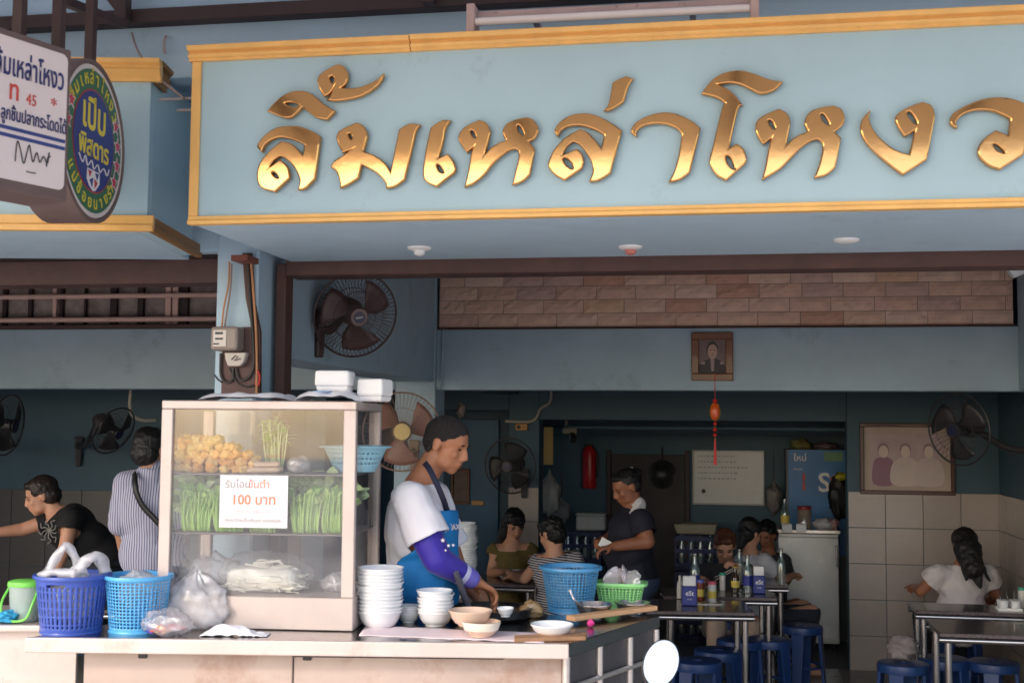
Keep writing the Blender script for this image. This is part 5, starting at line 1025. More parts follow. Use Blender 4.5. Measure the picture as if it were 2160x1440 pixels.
# crates
CR_ = mat('crate_navy', C(34, 42, 92), .45, var=.1)
def crate(P, label, w_=.36, d_=.3, h=.28):
    t = thing('drinks_crate', label, 'crate', P, 0, 'navy drinks crates')
    MB().bx((-w_ / 2, 0, 0), (w_ / 2, d_, .012)).build('bottom', CR_, t)
    for z in (.02, h * .5, h - .035):
        for nm, p, q in (('side_slat', (-w_ / 2, 0, z), (w_ / 2, .012, z + .035)), ('side_slat', (-w_ / 2, d_ - .012, z), (w_ / 2, d_, z + .035)), ('end_slat', (-w_ / 2, .0121, z), (-w_ / 2 + .012, d_ - .0121, z + .035)), ('end_slat', (w_ / 2 - .012, .0121, z), (w_ / 2, d_ - .0121, z + .035))): MB().bx(p, q).build(nm, CR_, t)
    for x in (-w_ / 2 + .006, -w_ / 6, w_ / 6, w_ / 2 - .006): MB().bx((x - .006, -.003, .0121), (x + .006, -.0005, h)).build('upright', CR_, t)
    for k in range(4): MB().lathe([(.001, .013), (.03, .014), (.03, .17), (.012, .24), (.012, .29), (.001, .291)], 12, Matrix.Translation((-w_ / 2 + .06 + k * .08, .06, 0))).build('bottle', GLASS, t, smooth=True)
for px, Y, zs, lb in ((1225, 10.9, (0, .3, .6), 'by the dark doorway'), (1468, 10.7, (0, .3, .6), 'under the whiteboard')):
    x = at(px, 1100, Y).x
    for k, z in enumerate(zs): crate(Vector((x, Y, z)), ('bottom', 'middle', 'topmost')[k] + ' navy drinks crate of the stack ' + lb)
t = thing('cream_basin', 'cream plastic basin on the crate stack under the whiteboard', 'basin', at(1468, 1100, 10.85).xy.to_3d() + ZUP * .895); MB().hexa([Vector((sx * w1, sy * .11, z)) for z, w1 in ((0, .16), (.09, .19)) for sx, sy in ((-1, -1), (1, -1), (1, 1), (-1, 1))]).build('body', mat('cream_basin', C(150, 140, 118), .5), t, bevel=.015, seg=2)
t = thing('white_carton', 'small white plastic box on the crate stack by the doorway', 'box', at(1248, 1000, 10.98).xy.to_3d() + ZUP * .895); MB().bx((-.13, -.08, 0), (.13, .08, .13)).build('body', mat('offwhite', C(196, 194, 194), .5), t, bevel=.02, seg=3); MB().bx((-.135, -.085, .131), (.135, .085, .15)).build('lid', MATS['offwhite'], t, bevel=.008)
# extinguisher
P = at(1243, 1030, YK - .08); t = thing('fire_extinguisher', 'red fire extinguisher hung on the kitchen wall', 'extinguisher', P)
MB().lathe([(.001, 0), (.06, .004), (.065, .02), (.065, .32), (.05, .37), (.02, .39), (.001, .391)], 24).build('cylinder', mat('ext_red', C(196, 30, 34), .3), t, smooth=True); MB().bx((-.05, -.015, .392), (.04, .015, .41)).build('lever', BLACK, t); MB().tube(rope([(.03, -.03, .39), (.08, -.04, .3), (.07, -.05, .1)], 5), .01, 8).build('hose', BLACK, t, smooth=True); MB().bx((-.03, .05, .1), (.03, .078, .3)).build('wall_bracket', BLACK, t)
# hangings, pipes
for k, (px, py, Y, r_, c, lb) in enumerate(((1160, 1040, 10.6, (.09, .06, .22), (150, 150, 150), 'clear bag full of bags hanging at the kitchen opening'), (1185, 1075, 10.8, (.08, .06, .12), (120, 120, 122), 'grey bag hanging below the clear bag bundle'), (1632, 1045, 11.15, (.07, .05, .16), (110, 104, 104), 'greyish bag hanging right of the whiteboard'))):
    t = thing('hanging_bag', lb, 'bag', at(px, py, Y)); film((0, 0, 0), r_, 90 + k, .3, 3.5, pinch=.3).build('bag_film', mat('hang_%d' % k, C(*c), .5, var=.2), t, smooth='all'); MB().cyl((0, 0, r_[2] * .8), (0, 0, r_[2] + .25), .004, n=6).build('string', CAB, t)
P = at(1157, 940, 10.5); t = thing('notice_board', 'narrow yellowish notice board at the kitchen opening', 'board', P); MB().bx((-.04, -.01, -.16), (.04, .01, .16)).build('panel', mat('yellowish', C(190, 160, 100), .6), t, bevel=.002); MB().cyl((0, 0, .16), (0, 0, .5), .003, n=6).build('string', CAB, t)
for z, r, Y, lb in ((1.80, .02, 10.2, 'painted pipe running under the kitchen beam'),): tag(MB().tube([(-1.35, Y, z), (2.3, Y, z)], r, 10).build('pipe', BLUESHADE, smooth=True), lb, 'pipe')
P = at(1205, 915, 10.2); t = thing('security_camera', 'small pale security camera under the kitchen beam', 'camera', P); MB().bx((-.07, -.03, .0), (.05, .03, .05)).build('bracket', mat('camera_cream', C(140, 130, 116), .5), t, bevel=.006); MB().cyl((.01, -.02, -.01), (.03, -.1, -.05), .028).build('barrel', BLACK, t, smooth=True); MB().cyl((-.04, 0, .05), (-.04, 0, .13), .012).build('mount', MATS['camera_cream'], t)
P = at(1396, 1000, YK - .1); t = thing('hanging_wok', 'black wok hanging on the dark kitchen door', 'wok', P); MB().lathe([(.001, .06), (.07, .05), (.13, .0), (.135, .0), (.075, .056), (.001, .066)], 28, Matrix.Rotation(math.pi / 2, 4, 'X') @ Matrix.Rotation(math.pi, 4, 'Y')).build('pan', mat('wok_black', C(24, 24, 26), .4), t, smooth=True); MB().cyl((0, .06, .13), (0, .07, .24), .01, n=8).build('handle', BLACK, t)
P = at(972, 1060, YW + .3); t, w_, h_ = framed('wall_picture', 'brown calendar picture on the blue door behind the vendor', 952, 988, 992, 1062, YW + .309, WF, .02); pl(t, [(-w_ / 2 + .01, .01), (w_ / 2 - .01, .01), (w_ / 2 - .01, h_ - .01), (-w_ / 2 + .01, h_ - .01)], mat('calendar', C(124, 100, 92), .6, var=.4, scale=12), 0, 'print')
tag(MB().bx((-.05, -.02, -.02), (.05, .0, .02), Matrix.Translation(at(1008, 1060, YW + .309))).build('orange_sticker', MATS['orange_box'], bevel=.004), 'orange box fixed beside the brown calendar picture', 'box')
# ================================================================ parked motorbike in front of the cart: only its mirror reaches into view
MP = atd(1394, 1398, 3.2); mb_ = thing('motorbike', 'parked motorbike with a bright oval rear-view mirror in front of the cart', 'motorbike', (MP.x + .2, MP.y, -.06))
up_ = (CU * .93 + CR * .36).normalized(); nm_ = (-CF + ZUP * .36).normalized(); up_ = (up_ - nm_ * up_.dot(nm_)).normalized(); ex_ = up_.cross(nm_); MM = frame(MP, ex_, up_, nm_)
MB().lathe([(.001, .004), (.95, .004), (1, .0), (1, -.012), (.9, -.02), (.001, -.026)], 36, MM @ Matrix.Diagonal((.046, .064, 1, 1))).build('mirror', BLACK, mb_, True, smooth=True)
MB().lathe([(.001, .0062), (.93, .0062), (.93, .0045), (.001, .0045)], 36, MM @ Matrix.Diagonal((.046, .064, 1, 1))).build('mirror_glass', mat('mirror_glass', C(250, 248, 248), .25, metal=1, var=0.), mb_, True, smooth=True)
hb = Vector((MP.x + .12, MP.y + .05, 1.03)); hc = Vector((MP.x + .5, MP.y + .02, 1.0))
MB().tube(rope([MM @ Vector((0, -.05, -.015)), MP + Vector((.03, .03, -.1)), hb], 5), .006, 8).build('mirror_stem', BLACK, mb_, True, smooth=True)
MB().tube(rope([hb - RH * .12 - ZUP * .02, hb, hc, hc + RH * .38 + ZUP * .03, hc + RH * .5], 5), .012, 10).build('handlebar', BLACK, mb_, True, smooth=True)
fk = hc + Vector((0, .14, 0))
for s_ in (-.07, .07): MB().tube([hc + RH * s_, Vector((hc.x, hc.y + .3, .24)) + RH * s_], .018, 10).build('fork', TUBE, mb_, True, smooth=True)
wc = Vector((hc.x, hc.y + .3, .24)); MB().lathe([(.24, -.035), (.29, -.03), (.3, 0), (.29, .03), (.24, .035)], 40, Matrix.Translation(wc) @ Matrix.Rotation(PSI, 4, 'Z') @ Matrix.Rotation(math.pi / 2, 4, 'Y'), closed=True).build('front_wheel', BLACK, mb_, True, smooth=True)
rw2 = wc + Vector((0, -1.15, 0)); MB().lathe([(.24, -.035), (.29, -.03), (.3, 0), (.29, .03), (.24, .035)], 40, Matrix.Translation(rw2) @ Matrix.Rotation(PSI, 4, 'Z') @ Matrix.Rotation(math.pi / 2, 4, 'Y'), closed=True).build('rear_wheel', BLACK, mb_, True, smooth=True)
MB().tube([hc + Vector((0, .05, -.12)), hc + Vector((0, -.25, -.55)), rw2 + ZUP * .12], [.06, .09, .07], 12).build('frame', mat('bike_red', C(150, 30, 34), .3, coat=.5), mb_, True, smooth=True); MB().ball(rw2 + Vector((0, .2, .5)), (.12, .36, .07), 16, 10).build('seat', BLACK, mb_, True, smooth='all')
# ================================================================ people
TS = bpy.data.scenes.new('workshop'); JOBS = []
def prim_mesh(prims, grow=0.):
    mb = MB()
    for p in prims:
        if p[0] == 'e': mb.ball(p[1], tuple(r + grow for r in p[2]), 20, 14, p[3] if len(p) > 3 else None)
        else:
            a, b, ra, rb = Vector(p[1]), Vector(p[2]), p[3] + grow, p[4] + grow
            t = (b - a); L = t.length; t = t / L if L > 1e-6 else Vector((0, 0, 1)); pts = []; rr_ = []
            for k in range(5): an = math.pi / 2 * (1 - k / 4); pts.append(a - t * ra * math.sin(an) * .98); rr_.append(max(.0006, ra * math.cos(an)))
            for k in range(5): an = math.pi / 2 * k / 4; pts.append(b + t * rb * math.sin(an) * .98); rr_.append(max(.0006, rb * math.cos(an)))
            mb.tube(pts, rr_, 14)
    return mb
def fuse(name, prims, m, parent, voxel=.008, sm=4, grow=0., keep=None, thick=0., wob=0., wfreq=9.):
    """melt overlapping shapes into one continuous skin; keep(p) cuts a garment out of it"""
    t = bpy.data.objects.new('tmp', prim_mesh(prims, grow).mesh(name)); TS.collection.objects.link(t)
    r = t.modifiers.new('r', 'REMESH'); r.mode = 'VOXEL'; r.voxel_size = voxel
    s = t.modifiers.new('s', 'SMOOTH'); s.factor = .5; s.iterations = sm
    o = obj(name, bpy.data.meshes.new(name), m, parent, True)
    if thick: md = o.modifiers.new('solid', 'SOLIDIFY'); md.thickness = thick; md.offset = -1
    JOBS.append((t, o, m, keep, wob, wfreq)); return o
def finish_jobs():
    vl = TS.view_layers[0]; vl.update(); dg = vl.depsgraph
    for t, o, m, keep, wob, wfreq in JOBS:
        me = bpy.data.meshes.new_from_object(t.evaluated_get(dg))
        if wob:
            n_ = len(me.vertices); co = [0.] * (3 * n_); me.vertices.foreach_get('co', co); nr = [v.vector.copy() for v in me.vertex_normals]
            for i in range(n_):
                p = Vector(co[3 * i:3 * i + 3]); co[3 * i:3 * i + 3] = p + nr[i] * wob * (noise.noise(p * wfreq) + .5 * noise.noise(p * wfreq * 2.7))
            me.vertices.foreach_set('co', co); me.update()
        if keep:
            bm = bmesh.new(); bm.from_mesh(me); bmesh.ops.delete(bm, geom=[f for f in bm.faces if not keep(f.calc_center_median())], context='FACES')
            for _ in range(3):
                bv = [v for v in bm.verts if v.is_boundary]
                new = {v: sum(((e.other_vert(v).co) for e in v.link_edges if e.is_boundary), Vector()) / max(1, sum(1 for e in v.link_edges if e.is_boundary)) for v in bv}
                for v in bv: v.co = v.co.lerp(new[v], .5)
            bm.to_mesh(me); bm.free()
        me.polygons.foreach_set('use_smooth', [True] * len(me.polygons)); me.materials.clear(); me.materials.append(m); nm = o.data.name; old = o.data; o.data = me; bpy.data.meshes.remove(old); me.name = nm
def axes(f, uph=ZUP):
    f = Vector(f).normalized(); r = f.cross(uph).normalized(); u = r.cross(f); return r, f, u
def m3(r, f, u): return Matrix(((r.x, f.x, u.x), (r.y, f.y, u.y), (r.z, f.z, u.z)))
def head_prims(c, f, s=1., uph=ZUP):
    r, f, u = axes(f, uph); M = m3(r, f, u)
    def q(x, y, z): return c + (r * x + f * y + u * z) * s
    def e(x, y, z, a, b, d): return ('e', q(x, y, z), (a * s, b * s, d * s), M)
    P = [e(0, -.008, .035, .074, .092, .077), e(0, .026, -.03, .058, .058, .074), e(0, .055, -.088, .026, .024, .02), e(0, .076, .024, .044, .013, .011), e(0, .045, -.062, .045, .035, .03)]
    for k in (-1, 1): P += [e(.034 * k, .02, -.064, .024, .042, .03), e(.036 * k, .056, -.02, .024, .022, .022), e(.075 * k, -.012, -.004, .008, .02, .031), e(.077 * k, -.014, -.022, .007, .012, .012), e(.0115 * k, .094, -.034, .0085, .009, .008)]
    P += [('c', q(0, .082, .018), q(0, .101, -.026), .008 * s, .0112 * s), e(0, .084, -.057, .021, .009, .006), e(0, .081, -.068, .018, .009, .0065)]
    return P, q, M
def face_bits(c, f, s, par, uph=ZUP, brow=None, lip=None):
    r, f, u = axes(f, uph); M = m3(r, f, u)
    def q(x, y, z): return c + (r * x + f * y + u * z) * s
    for k in (-1, 1):
        MB().ball(q(.031 * k, .0755, .004), (.0125 * s, .006 * s, .0035 * s), 10, 6, M).build('eye', mat('eye_dark', C(30, 22, 22), .3), par, True, smooth='all')
        MB().ball(q(.033 * k, .084, .024), (.02 * s, .004 * s, .0035 * s), 10, 6, M).build('eyebrow', brow or mat('brow_dark', C(36, 28, 28), .8), par, True, smooth='all')
    MB().ball(q(0, .0915, -.0615), (.017 * s, .0035 * s, .0022 * s), 10, 6, M).build('mouth', lip or mat('mouth_dark', C(110, 56, 50), .5), par, True, smooth='all')
def hand_prims(w_, d, n, curl=.5, side=1, s=1.):
    d = Vector(d).normalized(); n = Vector(n); n = (n - d * n.dot(d)).normalized(); a = d.cross(n) * side; P = [('c', w_, w_ + d * .035 * s, .024 * s, .022 * s)]
    for k in range(4):
        x = (-.027 + .018 * k) * s; b = w_ + d * (.09 - .004 * abs(k - 1.5)) * s + a * x; P.append(('c', w_ + d * .03 * s + a * x * .7, b, .0145 * s, .0115 * s)); ln = (.036, .042, .04, .03)[k] * s; th_ = 0.
        for j in range(3):
            th_ += curl * (.7, 1.1, .8)[j] * (1 + .12 * (k - 1.5)); v = d * math.cos(th_) + n * math.sin(th_)
            e = b + v * ln * (1, .72, .6)[j]; P.append(('c', b, e, (.0098, .009, .008)[j] * s, (.009, .008, .007)[j] * s)); b = e
    b = w_ + d * .028 * s - a * .03 * s; e = b + (d * .6 - a * .55 + n * .35).normalized() * .04 * s; P += [('c', w_ + d * .02 * s, b, .017 * s, .014 * s), ('c', b, e, .0135 * s, .011 * s), ('c', e, e + (d * .9 - a * .1 + n * .4).normalized() * .03 * s, .0108 * s, .008 * s)]
    return P
def limb(a, b, c, ra, rb, rc): return [('c', a, b, ra, rb), ('c', b, c, rb, rc)]
SKIN = mat('skin_tan', C(176, 118, 86), .5, var=.1, scale=12, bump=.04); SKINL = mat('skin_light', C(206, 152, 124), .5, var=.08, scale=12); SKIND = mat('skin_brown', C(160, 104, 78), .5, var=.1, scale=12)
HAIRK = mat('black_hair', C(22, 19, 20), .5, var=.4, scale=60, stretch=(1, 1, .15), bump=.6, bscale=160); HAIRB = mat('brown_hair', C(92, 52, 34), .5, var=.3, scale=60, stretch=(1, 1, .15), bump=.6, bscale=160); HAIRS = mat('cropped_hair', C(40, 34, 33), .85, var=.5, scale=90, bump=.9, bscale=220)
def person(label, d0, head, hf, neck, sh, el, wr, chest, belly, pelvis, lat, fwd, legs, floor_z=0., skin=SKIN, hs=1., arm=(.046, .04, .028), hands=((0, 0, -1), (0, 0, -1)), curl=.55, voxel=.009, uph=ZUP, neck_r=.05, face=True, headlift=0.):
    """joints as photo columns/rows with a depth offset; returns everything clothes need"""
    def J(q): return atd(q[0], q[1], d0 + (q[2] if len(q) > 2 else 0))
    hc_ = J(head); nk = J(neck); HP, q, HM = head_prims(hc_, hf, hs, uph); lat = Vector(lat).normalized(); fwd = Vector(fwd).normalized(); TM = m3(lat, fwd, ZUP)
    D = dict(J=J, head=hc_, q=q, HM=HM, neck=nk, TM=TM, lat=lat, fwd=fwd)
    S_ = [J(p) for p in sh]; E_ = [J(p) for p in el]; W2 = [J(p) for p in wr]
    cc, bc, pc = J(chest[0]), J(belly[0]), J(pelvis[0])
    tor = [('e', cc, chest[1], TM), ('e', bc, belly[1], TM), ('e', pc, pelvis[1], TM), ('c', S_[0], S_[1], .058, .058), ('c', nk - ZUP * .02, cc + ZUP * chest[1][2] * .3, .07, .1), ('c', cc, bc, min(chest[1][:2]) * .95, min(belly[1][:2]) * .95), ('c', bc, pc, min(belly[1][:2]) * .95, min(pelvis[1][:2]) * .95)]
    arms = []; hnds = []
    for k in range(2):
        arms += limb(S_[k], E_[k], W2[k], *arm); dv = (W2[k] - E_[k]).normalized(); hnds += hand_prims(W2[k], dv, hands[k], curl, 1 if k else -1, .95)
    lg = []; feet = []
    for k in (-1, 1):
        h = pc + lat * .085 * k - ZUP * .03
        if legs == 'stand': kn = Vector((h.x, h.y, floor_z + (h.z - floor_z) * .53)) + fwd * .02; an = Vector((h.x, h.y, floor_z + .075)); th = .085
        else:
            kn = h + fwd * .40 + lat * .05 * k; kn.z = floor_z + .47; an = Vector((kn.x, kn.y, floor_z + .075)) - fwd * .06; th = .08
        lg += limb(h, kn, an, th, .055, .038); feet += [('c', an - ZUP * .03 - fwd * .03, an - ZUP * .045 + fwd * .13, .036, .028)]
    t = thing('person', label, 'person', Vector((pc.x, pc.y, floor_z)))
    body = HP + [('c', q(0, -.02, -.05), nk, neck_r, neck_r * 1.1)] + tor + arms + hnds + lg + feet
    fuse('body', body, skin, t, voxel, 4)
    if face: face_bits(hc_, hf, hs, t, uph)
    D.update(t=t, S=S_, E=E_, W=W2, tor=tor, legs=lg, arms=arms, cc=cc, bc=bc, pc=pc); return D
def within(p, prims, g):
    for q in prims:
        if q[0] == 'e':
            l = q[3].transposed() @ (p - q[1])
            if (l.x / (q[2][0] + g)) ** 2 + (l.y / (q[2][1] + g)) ** 2 + (l.z / (q[2][2] + g)) ** 2 < 1: return True
    return False
def shirt(D, m, sleeve=(.5, .5), grow=.014, hem=None, neck_cut=.0, sr=(.07, .068), voxel=.01, name='shirt', wob=.006, extra=None, wf=9.):
    P = list(D['tor'])
    for k in range(2):
        f = sleeve[k]
        if f <= 0: continue
        if f <= 1: P.append(('c', D['S'][k], lerp(D['S'][k], D['E'][k], f), sr[0] - grow, sr[1] - grow))
        else: P += [('c', D['S'][k], D['E'][k], sr[0] - grow, sr[1] - grow), ('c', D['E'][k], lerp(D['E'][k], D['W'][k], f - 1), sr[1] - grow, sr[1] - .012 - grow)]
    if extra: P += extra
    ends = []
    for k in range(2):
        f = sleeve[k]
        if 0 < f <= 1: ends.append((lerp(D['S'][k], D['E'][k], f), (D['E'][k] - D['S'][k]).normalized(), D['S'][k]))
        elif f > 1: ends.append((lerp(D['E'][k], D['W'][k], f - 1), (D['W'][k] - D['E'][k]).normalized(), D['E'][k]))
    hz_ = hem if hem is not None else D['pc'].z - .02; nz_ = D['neck'] + ZUP * neck_cut; up_ax = (D['neck'] - D['cc']).normalized()
    def keep(p):
        if p.z < hz_ and (p - D['pc']).length < .5: return False
        if (p - nz_).dot(up_ax) > 0 and (p - D['neck']).length < .13: return False
        for e, d, s0 in ends:
            if (p - e).dot(d) > .0 and (p - e).length < .12 and not within(p, D['tor'], grow + .012): return False
        return True
    return fuse(name, P, m, D['t'], voxel, 4, grow, keep, .004, wob, wf)
def pants(D, m, top=None, grow=.012, cut=.12, voxel=.012):
    pl_ = [p for p in D['tor'] if p[0] == 'e'][2]
    tz2 = top if top is not None else D['pc'].z + .1; fz = D['t'].location.z + cut
    return fuse('trousers', [pl_] + D['legs'], m, D['t'], voxel, 4, grow, lambda p: p.z < tz2 and p.z > fz, .004, .004)
def hair(D, hs, m, spec, wob=.004, voxel=.007, name='hair', wf=30.):
    q, M = D['q'], D['HM']; P = []
    for s_ in spec:
        if s_[0] == 'e': P.append(('e', q(*s_[1]), tuple(r * hs for r in s_[2]), M))
        else: P.append(('c', q(*s_[1]), q(*s_[2]), s_[3] * hs, s_[4] * hs))
    return fuse(name, P, m, D['t'], voxel, 2, 0, None, 0, wob, wf)
SHORT = [('e', (0, -.02, .046), (.079, .09, .074)), ('e', (0, -.045, .0), (.07, .062, .06))]
FULL = [('e', (0, -.018, .045), (.084, .094, .083)), ('e', (0, -.05, -.01), (.08, .065, .07)), ('e', (0, .045, .082), (.058, .038, .028))]
# ---- the vendor
hf = RH * .90 - FH * .30 - ZUP * .33
V = person('vendor in a white t-shirt and blue apron bending over the cooking pot', 4.75, (941, 937), hf, (888, 1016, .01), ((866, 1052, -.15), (912, 1050, .16)), ((922, 1180, -.21), (960, 1195, .22)), ((1000, 1224, -.13), (1015, 1262, .14)),
           ((884, 1110, 0), (.165, .125, .17)), ((890, 1215, 0), (.155, .13, .16)), ((884, 1315, 0), (.165, .125, .13)), -FH, RH, 'stand', .12, SKIN, .94, (.05, .045, .031), (RH * -.3 - ZUP - FH * .2, -ZUP), .6, .0065, uph=ZUP)
def crew(p):
    l = V['HM'].transposed() @ (p - V['head']) / .94; x, y, z = abs(l.x), l.y, l.z
    line = -.055 if y < -.045 else -.055 + (y + .045) * 1.35 if y < .0 else .006 + y * .75 if y < .05 else .044 + (y - .05) * .9
    return z > line + .012 * noise.noise(p * 60) + (.0 if x < .03 else .004)
fuse('hair', [('e', V['q'](0, -.008, .035), (.074 * .94, .092 * .94, .077 * .94), V['HM']), ('e', V['q'](0, -.03, .0), (.07 * .94, .066 * .94, .062 * .94), V['HM'])], HAIRS, vt_ := V['t'], .005, 2, .0048, crew, .004, .0012, 60)
shirt(V, mat('white_tee', C(236, 232, 240), .85, var=.03, bump=.15, bscale=25), (.66, .66), .012, V['pc'].z - .06, -.005, (.074, .084), .008, 't_shirt', .009, wf=8)
vt = V['t']; cc = V['cc']
def aprk(p):
    x, y = pix(p); qx = (p - cc).dot(RH) * 547
    if y < 1076 or y > 1480: return False
    ed = 44 if y < 1130 else 44 - (y - 1130) / 55 * 84 if y < 1185 else -40 - min(30, (y - 1185) * .2)
    return qx > ed
APR = mat('apron_blue', C(28, 128, 198), .7, var=.1, scale=5, bump=.1, bscale=30)
apr = fuse('apron', V['tor'] + [('e', V['pc'] - ZUP * .25 + RH * .02, (.17, .13, .3), V['TM'])], APR, vt, .008, 5, .03, aprk, .004, .006)
def ribbon(name, pts, wd, m, par, nrm=-CF, th=.004):
    c = rope(pts, 6); vs = []; fs = []
    for i, p in enumerate(c):
        t_ = (c[min(i + 1, len(c) - 1)] - c[max(i - 1, 0)]).normalized(); n_ = t_.cross(nrm).normalized(); vs += [p - n_ * wd / 2, p + n_ * wd / 2]
        if i: a = 2 * i; fs.append((a - 2, a - 1, a + 1, a))
    return MB().add(vs, fs).build(name, m, par, True, smooth='all', solid=th)
J = V['J']
ribbon('neck_strap', [J((944, 1080, -.085)), J((934, 1050, -.13)), J((920, 1018, -.135)), J((906, 990, -.115)), J((895, 975, -.08))], .022, mat('strap_navy', C(32, 34, 58), .8), vt)
PUR = mat('sleeve_purple', C(54, 36, 160), .6, var=.08, scale=20, sheen=.2); LIL = mat('sleeve_lilac', C(120, 110, 206), .6); 
sa, se, sw = lerp(V['S'][0], V['E'][0], .55), V['E'][0], V['W'][0]
asl = fuse('arm_sleeve', [('c', sa, se, .062, .056), ('c', se, lerp(se, sw, .62), .056, .043)], PUR, vt, .006, 4, 0, None, 0, .003)
fuse('sleeve_band', [('c', lerp(se, sw, .64), lerp(se, sw, .70), .0445, .043)], mat('band_pale', C(206, 204, 236), .6), vt, .005, 2); fuse('sleeve_cuff', [('c', lerp(se, sw, .75), lerp(se, sw, .9), .0425, .0385)], LIL, vt, .005, 2)
for px, py, r in ((934, 1139, .009), (946, 1150, .007), (956, 1149, .006), (940, 1160, .005)): flatshape(star(r), WI, 'sleeve_star', asl, frame(J((px, py, -.29)), CR, CU, -CF), depth=.001)
pn = (RH * .75 - FH * .66).normalized(); pe = ZUP.cross(pn).normalized()
PM = frame(J((948, 1112, -.115)), pe, ZUP, pn); flatshape(ov(0, 0, .016, .016), WI, 'apron_badge', apr, PM, [ov(0, 0, .012, .012)], depth=.001); flatshape(ov(0, 0, .007, .007), WI, 'apron_badge', apr, PM, depth=.001); text('AXA', .03, WI, 'lettering', apr, PM @ Matrix.Translation((.045, -.01, 0)), True, .0006, offset=.0008)
pants(V, mat('dark_trousers', C(50, 50, 60), .8), grow=.013)
ld = thing('ladle', 'grey handled ladle held by the vendor over the pot', 'ladle', J((988, 1290, -.16)))
MB().tube([J((962, 1207, -.24)), J((972, 1235, -.21)), J((987, 1280, -.17))], [.011, .012, .014], 12).build('handle', mat('ladle_grey', C(120, 118, 130), .35, metal=.5), ld, True, smooth=True); MB().lathe([(.001, -.02), (.03, -.015), (.045, .01), (.042, .01), (.028, -.012), (.001, -.017)], 20, Matrix.Translation(J((992, 1293, -.16)))).build('scoop', STEEL, ld, True, smooth=True)
# ---- left unit: leaning man in black, man in striped shirt
L_ = person('man in a black printed t-shirt leaning over the left unit table', 7.5, (88, 1046), -RH * .9 - FH * .25 - ZUP * .30, (122, 1082), ((150, 1092, -.15), (112, 1096, .14)), ((140, 1146, -.2), (48, 1116, .1)), ((120, 1200, -.22), (-6, 1122, .02)),
            ((150, 1112), (.16, .13, .13)), ((185, 1145), (.15, .13, .13)), ((218, 1185), (.16, .14, .13)), FH, -RH, 'stand', 0., SKINL, 1., (.048, .042, .03), (-ZUP, -ZUP))
hair(L_, 1., mat('darkbrown_hair', C(40, 28, 24), .5, var=.4, scale=60, bump=.6), FULL, .006, wf=40)
shirt(L_, mat('black_tee', C(24, 23, 26), .85, var=.15), (.45, .45), .014, None, -.01, (.075, .075), name='t_shirt', wob=.008)
J = L_['J']
rp = random.Random(2); PRT = mat('tee_print', C(150, 146, 140), .8)
for k in range(9):
    a = k * .7; c0 = (104 + 10 * math.cos(a), 1118 + 12 * math.sin(a)); MB().tube(rope([J((104, 1118, -.17))] + [J((104 + (6 + 6 * j) * math.cos(a + .35 * (j % 2)), 1120 + (6 + 7 * j) * math.sin(a + .35 * (j % 2)), -.17)) for j in range(1, 4)], 4), .003, 5).build('shirt_print', PRT, L_['t'], True)
pants(L_, mat('dark_jeans', C(40, 44, 56), .85))
Sx = person('man in a pinstriped shirt seen from behind beside the display case', 6.6, (318, 950), FH * .9 + RH * .35, (322, 992), ((268, 1018, .0), (374, 1016, .02)), ((254, 1105, -.02), (392, 1100, .0)), ((262, 1165, .14), (384, 1160, .14)),
            ((320, 1070), (.185, .115, .17)), ((322, 1165), (.165, .115, .16)), ((322, 1255), (.165, .12, .13)), RH, FH, 'stand', 0., SKINL, 1.02, (.047, .042, .03), (FH, FH), face=False)
hair(Sx, 1.02, HAIRK, FULL, .006, wf=40)
shirt(Sx, bands('pinstripe', C(198, 196, 214), C(110, 112, 150), RH, .014, .62), (1.15, 1.15), .014, Sx['pc'].z - .12, .02, (.07, .066), name='shirt', wob=.007)
J = Sx['J']; ribbon('bag_strap', [J((282, 996, -.06)), J((284, 1012, -.13)), J((288, 1040, -.155)), J((302, 1068, -.16)), J((324, 1092, -.165)), J((350, 1120, -.165))], .03, BLACK, Sx['t'])
fuse('collar', [('c', Sx['neck'] - ZUP * .012, Sx['neck'] + ZUP * .016, .068, .064)], MATS['pinstripe'], Sx['t'], .007, 2)
pants(Sx, MATS['dark_trousers'])
# ---- long haired woman and striped tee man at the far table
Wm = person('long haired woman in an olive top eating at the table by the pier', 9.05, (1084, 1106), -FH * .80 + RH * .3 - ZUP * .42, (1080, 1144), ((1046, 1162), (1117, 1162)), ((1036, 1208, -.06), (1126, 1210, -.06)), ((1064, 1205, -.3), (1102, 1207, -.28)),
            ((1082, 1188), (.14, .1, .12)), ((1082, 1235), (.13, .1, .13)), ((1082, 1285), (.16, .13, .1)), -RH, -FH, 'sit', 0., SKINL, .97, (.04, .035, .025), (-ZUP, -ZUP), voxel=.01)
hair(Wm, .97, HAIRK, FULL + [('c', (.06, -.02, 0), (.085, .02, -.28), .045, .035), ('c', (.03, -.05, -.05), (.06, -.03, -.3), .06, .04), ('c', (-.065, -.02, .02), (-.07, -.02, -.09), .03, .015), ('e', (0, .072, .052), (.052, .018, .03))], .007, wf=30)
shirt(Wm, mat('olive_top', C(112, 96, 52), .85, var=.2, scale=20), (.2, .2), .012, None, -.05, (.06, .06), name='top'); pants(Wm, MATS['dark_jeans'])
Tm = person('man in a navy striped t-shirt seen from behind at the table by the pier', 8.35, (1163, 1128), -RH * .62 + FH * .62 - ZUP * .35, (1170, 1166, -.02), ((1138, 1186, .0), (1210, 1182, .0)), ((1106, 1220, .05), (1232, 1225, .1)), ((1082, 1216, .3), (1190, 1235, .32)),
            ((1176, 1215), (.15, .11, .14)), ((1182, 1262), (.15, .11, .13)), ((1190, 1310), (.16, .13, .1)), RH, FH, 'sit', 0., SKINL, .98, (.044, .038, .027), (-ZUP, -ZUP), voxel=.01, face=False)
hair(Tm, .98, HAIRK, FULL, .01, wf=45)
